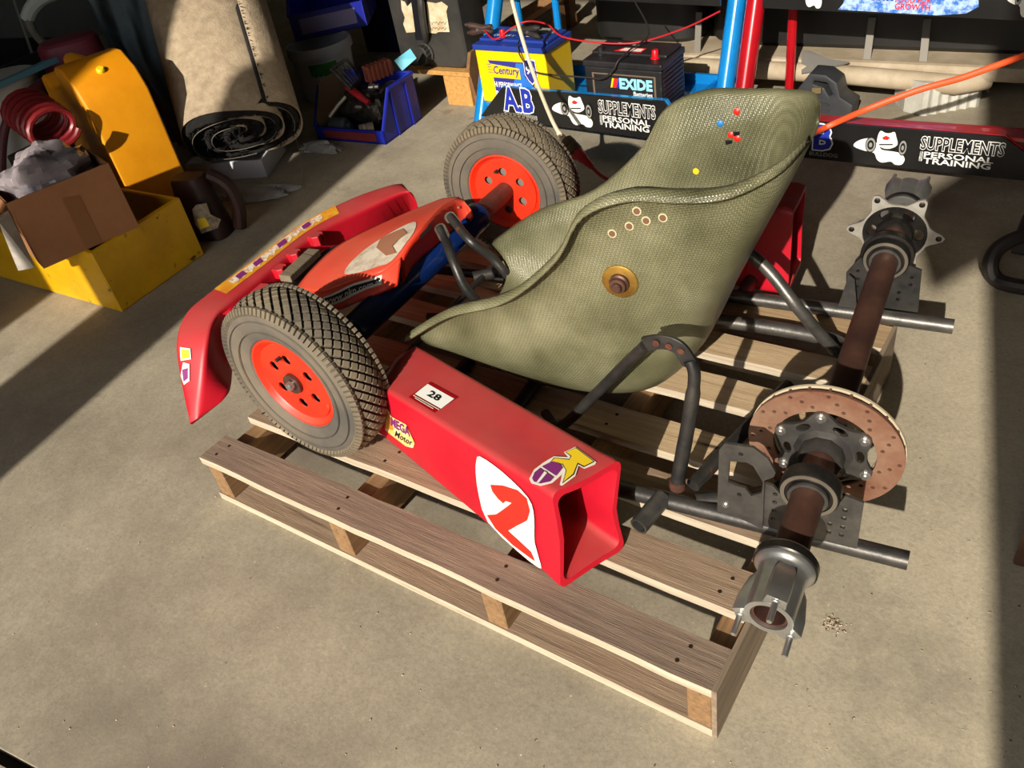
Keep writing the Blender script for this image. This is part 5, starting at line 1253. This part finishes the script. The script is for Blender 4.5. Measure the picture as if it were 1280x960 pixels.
tool('small_motor', 'grey cylindrical motor lying in the parts bin', lathe(on(.13, .20, .042), u1+v1*.1, capped([(.03, 0), (.034, .01), (.034, .07), (.025, .08), (.012, .082), (.012, .1)]), 20), mat('blue_grey_metal', hexc('4a5560'), .4, .5))
tool('oil_filter', 'ribbed cream and black filter at the front of the parts bin', lathe(on(.58, .13, .034), u1*.45+v1*.5, capped([(.026, 0), (.026, .012), (.022, .014), (.026, .016), (.026, .03), (.022, .032), (.026, .034), (.026, .06)]), 18), mat('cream_metal', hexc('8a8070'), .5, .3))
tool('hose_fitting', 'dark curved hose fitting at the back right of the parts bin', tube([gz(474, 117, .160), gz(483, 107, .180), gz(494, 104, .170), gz(496, 112, .142)], .012, 8, 4), DARKST)
tool('socket_piece', 'bright chrome socket between the red handle and the hose fitting', lathe(on(.60, .58, .170), u1*.5+v1*.25, capped([(.014, 0), (.014, .02), (.010, .024), (.010, .04)]), 14), CHROME)
def in_bin(vf, s0, s1, t0, t1, z0):
    out = []
    for p in vf[0]:
        q = p-bl; s = q.dot(u1)/u1.length_squared; t = q.dot(v1)/v1.length_squared
        s = min(max(s, s0), s1); t = min(max(t, t0), t1); out.append(bl+u1*s+v1*t+EZ*max(p.z, z0))
    return out, vf[1]
tool('chain_pile', 'tangle of dark chain and wire filling the parts bin', in_bin(crumple(on(.50, .68, .085), .135, .075, .075, 2.2, .5, 34, 20, math.atan2(u1.y, u1.x), .95), .075, .955, .40, .955, .007), mat('oily_metal', hexc('23211f'), .4, .6, hexc('4a4640'), 60, bump=1, bscale=60), 'metal parts', auto=15)
# upper blue bin sitting on the bucket, second navy bin behind
LAV = mat('lavender_card', hexc('8f88b4'), .6)
ub0 = gz(402, 44, bh_+.01); vdir = V((-.55, .83, 0)); udir = V((.83, .55, 0))
ub_ = V((bk.x-.1, bk.y-.12, bh_+.003))
bin_('parts_bin', 'blue parts bin with a lavender label, stacked on the white bucket', gz(368, 46, bh_+.02)-EZ*.0215, (gz(458, 26, bh_+.02)-gz(368, 46, bh_+.02)), vdir*.34, .19, .11, BIN, LAV, .3)
nb = gz(500, 80, .0); 
nv = V((-1.15, 2.18, 0))
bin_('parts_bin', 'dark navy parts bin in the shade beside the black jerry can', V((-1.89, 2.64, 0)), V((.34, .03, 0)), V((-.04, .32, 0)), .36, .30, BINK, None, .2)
obj('carton_lid', ([on(.028, .06, .0075), on(.028, .93, .0075), on(.028, .93, .212), on(.028, .36, .215), on(.028, .06, .085)], [(0, 1, 2, 3, 4)]), mat('dull_card', hexc('6f5c42'), .85), smooth=False, solid=.005, label='dull brown cardboard sheet standing against the side of the blue parts bin', cat='cardboard')

# chipboard stand and black jerry can
CHIP = mat('chipboard', hexc('a8793f'), .8, 0, hexc('c29552'), 60, 6, bump=.2, bscale=120)
cs = gz(592, 133); cl_ = gz(560, 131); sd = thing('chipboard_stand', 'low chipboard stand carrying the black jerry can', 'stand', V((-.96, 2.25, 0)))
hz = up(cs, 592, 88)
obj('stand_top', box(V((-1.12, cs.y-.01, hz-.018)), (.335, 0, 0), (0, .34, 0), (0, 0, .018)), CHIP, sd, smooth=False)
obj('stand_leg', box(V((cl_.x, cs.y, 0)), (cs.x-cl_.x, 0, 0), (0, .30, 0), (0, 0, hz-.018)), CHIP, sd, smooth=False)
obj('stand_leg', box(V((-1.11, cs.y+.2, 0)), (.03, 0, 0), (0, .12, 0), (0, 0, hz-.018)), CHIP, sd, smooth=False)
obj('stand_side', plate(V((cs.x+.002, cs.y-.005, 0)), V((0, 1, 0)), EZ, [[(0, hz-.01), (.0, hz+.01), (.03, hz+.07), (.30, hz+.08), (.30, 0), (.02, 0)]], .016), mat('dark_ply', hexc('6a4a2c'), .8, 0, hexc('7d5a36'), 20), sd, smooth=False)
JBK = mat('black_can_plastic', hexc('262624'), .5, 0, hexc('3c3a36'), 6, 8, bump=.1, bscale=40)
yj = cs.y+.02; xl_, xr_ = yp(497, 60, yj).x, cs.x-.003; jt = .50
bj = thing('jerry_can', 'black plastic jerry can with two torn white labels on the chipboard stand', 'jerry can', V(((xl_+xr_)/2, yj+.09, hz)))
Wj = xr_-xl_
body = plate(V((xl_, yj, hz)), V((1, 0, 0)), EZ, [rrect(Wj, jt, .05, 6, Wj/2, jt/2)], -.17)
obj('can_body', body, JBK, bj, bevel=.02, segs=3)
def jq(px, py, h=0.0): return yp(px, py, yj-.002-h)
obj('can_handle', tube([jq(524, -8, .004), jq(526, 2, .03), jq(528, 22, .034), jq(531, 40, .03), jq(533, 50, .002)], .014, 10, 5), JBK, bj)
obj('handle_recess', plate(jq(520, 50), V((1, 0, 0)), EZ, [[(0, 0), (.05, 0), (.05, .26), (0, .26)]], .001), BLK, bj, smooth=False)
cpj = jq(532, 66)
obj('screw_cap', lathe(cpj, V((0, -1, 0)), capped([(.045, 0), (.045, .008), (.036, .01), (.036, .035), (.033, .039)]), 28), JBK, bj)
for k in range(14):
    a = 2*PI*k/14; obj('cap_rib', lathe(cpj+V((math.cos(a)*.036, -.010, math.sin(a)*.036)), V((0, -1, 0)), capped([(.004, 0), (.004, .025)]), 6), JBK, bj)
PAP = mat('aged_label_paper', hexc('cfc3a6'), .8, 0, hexc('b09a76'), 25)
for lp in ([(533, 2), (545, 4), (552, 2), (560, 8), (558, 14), (562, 40), (548, 40), (545, 42), (536, 41)], [(501, 0), (506, 2), (509, 8), (514, 3), (519, 40), (508, 41), (504, 30), (506, 22), (502, 12)]):
    VV = [jq(*p, .002) for p in lp]; obj('paper_label', (VV, [tuple(range(len(VV)))]), PAP, bj, smooth=False)
for k in range(2):
    y_ = 27+k*7; obj('handwriting', join(*[tube([jq(538+i*4, y_, .003), jq(540+i*4, y_+4-(i % 2)*2, .003), jq(541.5+i*4, y_+.5, .003)], .0009, 4) for i in range(5)]), BLK, bj, smooth=False)

# timber frame behind the blue rack
TIM = wood('frame_timber', '6e4a2a', '8f6840')
tf = thing('timber_trestle', 'brown timber trestle standing behind the yellow battery', 'trestle', V((-.55, 2.95, 0)))
q1_, q2_ = yp(640, 30, 2.75), yp(700, -8, 2.95)
obj('rail', tube([q1_, q2_], .035, 4), TIM, tf, smooth=False)
q3 = gz(712, 33); obj('post', box(q3-V((.03, .03, 0)), (.06, 0, 0), (0, .06, 0), (0, 0, .6)), TIM, tf, smooth=False)
q3 = gz(600, 45); obj('post', box(V((-.92, 2.95, 0)), (.05, 0, 0), (0, .05, 0), (0, 0, .5)), TIM, tf, smooth=False)
obj('rail', box(V((-.92, 2.96, .28)), (.42, 0, 0), (0, .03, 0), (0, 0, .07)), TIM, tf, smooth=False)
wd = gz(755, 5); obj('white_drum', lathe(V((wd.x, wd.y+.12, 0)), EZ, capped([(.14, 0), (.15, .02), (.15, .35)]), 32), mat('white_drum_plastic', hexc('c9c8c2'), .5), label='white drum on the floor far behind the batteries', cat='drum')

# pale plastic skids with a black tub strapped on
SKID = mat('pale_skid_plastic', hexc('b3a48c'), .7, 0, hexc('97886f'), 8, 8, bump=.15, bscale=30); SKW = mat('white_skid_foot', hexc('c0bfb4'), .6, 0, hexc('a3a196'), 9)
f0, f1 = gz(1150, 145), gz(1224, 132)
sk = thing('plastic_skid', 'pale moulded plastic skid with a ribbed white foot, under the black tub', 'skid', V((.8, 2.6, 0)))
fh_ = up(f0, 1148, 104)
R_ = [f0, f1, f1+V((-.06, .14, 0)), f0+V((-.14, .12, 0))]
VV = []
lp = []
N_ = 8
edge = [f0.lerp(f1, k/N_) for k in range(N_+1)]
nn = V((f1.y-f0.y, f0.x-f1.x, 0)).normalized()
outl = [(0, 0)] 
L0 = (f1-f0).length; pl = []
for k in range(7):
    x = L0*k/6; pl += [(x+.002, .0), (x+L0/6*.5, -.008), (x+L0/6-.002, 0)] if k < 6 else []
pl += [(L0+.03, .05), (L0+.02, .16), (-.02, .16), (-.03, .06)]
obj('skid_foot', plate(f0, (f1-f0).normalized(), EZ.cross((f1-f0).normalized()), [pl], fh_), SKW, sk, smooth=False)
b1, b2 = gz(1050, 96, .13), gz(1190, 110, .13)
beam_y = f0.y+.05
ba, bb_ = yp(1040, 92, beam_y), yp(1196, 106, beam_y); 
obj('skid_beam', tube([ba-V((.9, 0, 0)), ba, bb_, bb_+V((.08, .06, -.0))], .032, 12, 0), SKID, sk)
dk0 = V((ba.x-.9, beam_y, ba.z)); 
obj('skid_deck', join(box(dk0+V((0, .02, -.012)), (1.58, 0, 0), (0, .22, 0), (0, .0, .05))), SKID, sk, smooth=False, bevel=.015)
BKT = mat('black_tub_plastic', hexc('131312'), .5, 0, hexc('1f1d1a'), 6)
zt_ = ba.z+.035
bt = thing('black_tub', 'big black tub strapped down on the pale plastic skid', 'tub', V((.6, beam_y+.5, zt_)))
obj('tub_body', rblock(V((dk0.x+.98, beam_y+.44, zt_)), 1.22, .62, .6, .12, 0, 6, 1.0), BKT, bt)
obj('tub_body', rblock(V((dk0.x+.10, beam_y+.44, zt_)), .48, .62, .6, .1, 0, 6, 1.0), BKT, bt)
for a, b_ in (((1082, 92), (1091, 18)), ((1151, 98), (1160, 20)), ((872, 64), (874, 12))):
    p_, q_ = yp(*a, beam_y+.05), yp(*b_, beam_y+.122); p_.z = ba.z+.038+.007
    obj('strap', box(p_-V((.012, .004, .01)), (.024, 0, 0), (0, .006, 0), (q_-p_)), mat('grey_strap', hexc('77736a'), .5, .4), bt, smooth=False)
# grey folded sheet left of the skid and the black charger on the red rack
g4 = [yp(1002, 92, 2.347), yp(1022, 89, 2.347), gz(1062, 78, .150), gz(1035, 74, .152), gz(1012, 64, .165), gz(1002, 64, .165)]
obj('plastic_sheet', (g4, [(0, 1, 2, 3, 4, 5)]), mat('grey_sheet', hexc('6f6d68'), .6), solid=.006, smooth=False, label='folded grey plastic sheet beside the pale skid', cat='sheet')
CHG = mat('charcoal_plastic', hexc('2b2d30'), .5, 0, hexc('35373a'), 8)
yc = 2.232; zc_ = 0.0
cg = thing('tool_case', 'charcoal plastic tool case with an arched handle, standing behind the red rack', 'tool case', V((.6, yc+.045, zc_)))
cy0 = lambda px, py: yp(px, py, yc)
lp = [(992, 146), (1062, 152), (1066, 132), (1050, 122), (1046, 104), (1032, 94), (1012, 92), (1003, 104), (993, 116), (990, 132)]
Q = [cy0(*p) for p in lp]; zq = min(p.z for p in Q); Q = [V((p.x, p.y, p.z if p.z > .012 else 0)) for p in Q]; hol = [cy0(*p) for p in ((1018, 101), (1034, 104), (1041, 118), (1036, 121), (1030, 110), (1016, 105))]
ox = V((0, yc, 0))
obj('case_body', plate(ox, V((1, 0, 0)), EZ, [[(p.x, p.z) for p in Q], [(p.x, p.z) for p in hol]], -.09), CHG, cg, bevel=.006, segs=2)
obj('case_latch', box(cy0(1016, 116)-V((0, .012, 0)), (.03, 0, .004), (0, .012, 0), (0, 0, .02)), mat('brass_latch', hexc('8a7a58'), .4, .5), cg, smooth=False)
for k in range(3): obj('case_rib', box(cy0(1000, 122+k*8)-V((0, .006, 0)), (.10, 0, -.02), (0, .008, 0), (0, 0, .005)), CHG, cg, smooth=False)

# right edge of the picture
hk = gz(1262, 350)
cc = thing('trolley_handle', 'black tubular handle and foot reaching in beside the red rack shadow', 'handle', hk)
obj('handle_tube', tube([gz(1300, 292, .10), gz(1270, 298, .10), gz(1246, 312, .08), gz(1238, 332, .05), gz(1244, 348, .022), gz(1262, 356, .019), gz(1300, 362, .019)], .018, 10, 6), RBK, cc)
obj('handle_plate', box(gz(1262, 318, .05), (.25, 0, 0), (0, .12, 0), (0, 0, .05)), RBK, cc, smooth=False, bevel=.008)
rbx = gz(1264, 706)
obj('rusty_box', box(rbx, V((.3, .02, 0)), V((.06, .36, 0)), EZ*.11), mat('rusty_brown', hexc('3a261c'), .7, .2, hexc('5c3a28'), 9), smooth=False, bevel=.006, label='rusty brown metal box at the edge of the shade on the right', cat='box')

# grit, leaf scraps and the dirt clump on the slab
VV, FF = [], []
random.seed(11)
def chip(p, s):
    b0 = len(VV); a = random.random()*6.28; k = random.uniform(.3, 1)
    u = V((math.cos(a), math.sin(a), 0))*s; v = V((-math.sin(a), math.cos(a), 0))*s*k
    VV.extend([p-u-v*.4, p+u*.2-v, p+u+v*.3, p-u*.1+v, p+EZ*s*.5]); FF.extend([(b0, b0+1, b0+4), (b0+1, b0+2, b0+4), (b0+2, b0+3, b0+4), (b0+3, b0, b0+4)])
for k in range(260):
    p = gz(random.uniform(0, 1280), random.uniform(400, 960)); s_ = random.uniform(.0012, .0035)
    if not (-.01 < p.x < PL+.01 and -.01 < p.y < .965): chip(p, s_)
cl = gz(1042, 780)
for k in range(90): chip(cl+V((random.gauss(0, .010), random.gauss(0, .008), 0)), random.uniform(.0015, .0045))
obj('floor_grit', (VV, FF), mat('grit', hexc('4a4034'), .9, 0, hexc('b8a88c'), 300, lo=.45, hi=.55), smooth=False, label='scattered grit and leaf scraps on the concrete', cat='grit', kind='stuff')
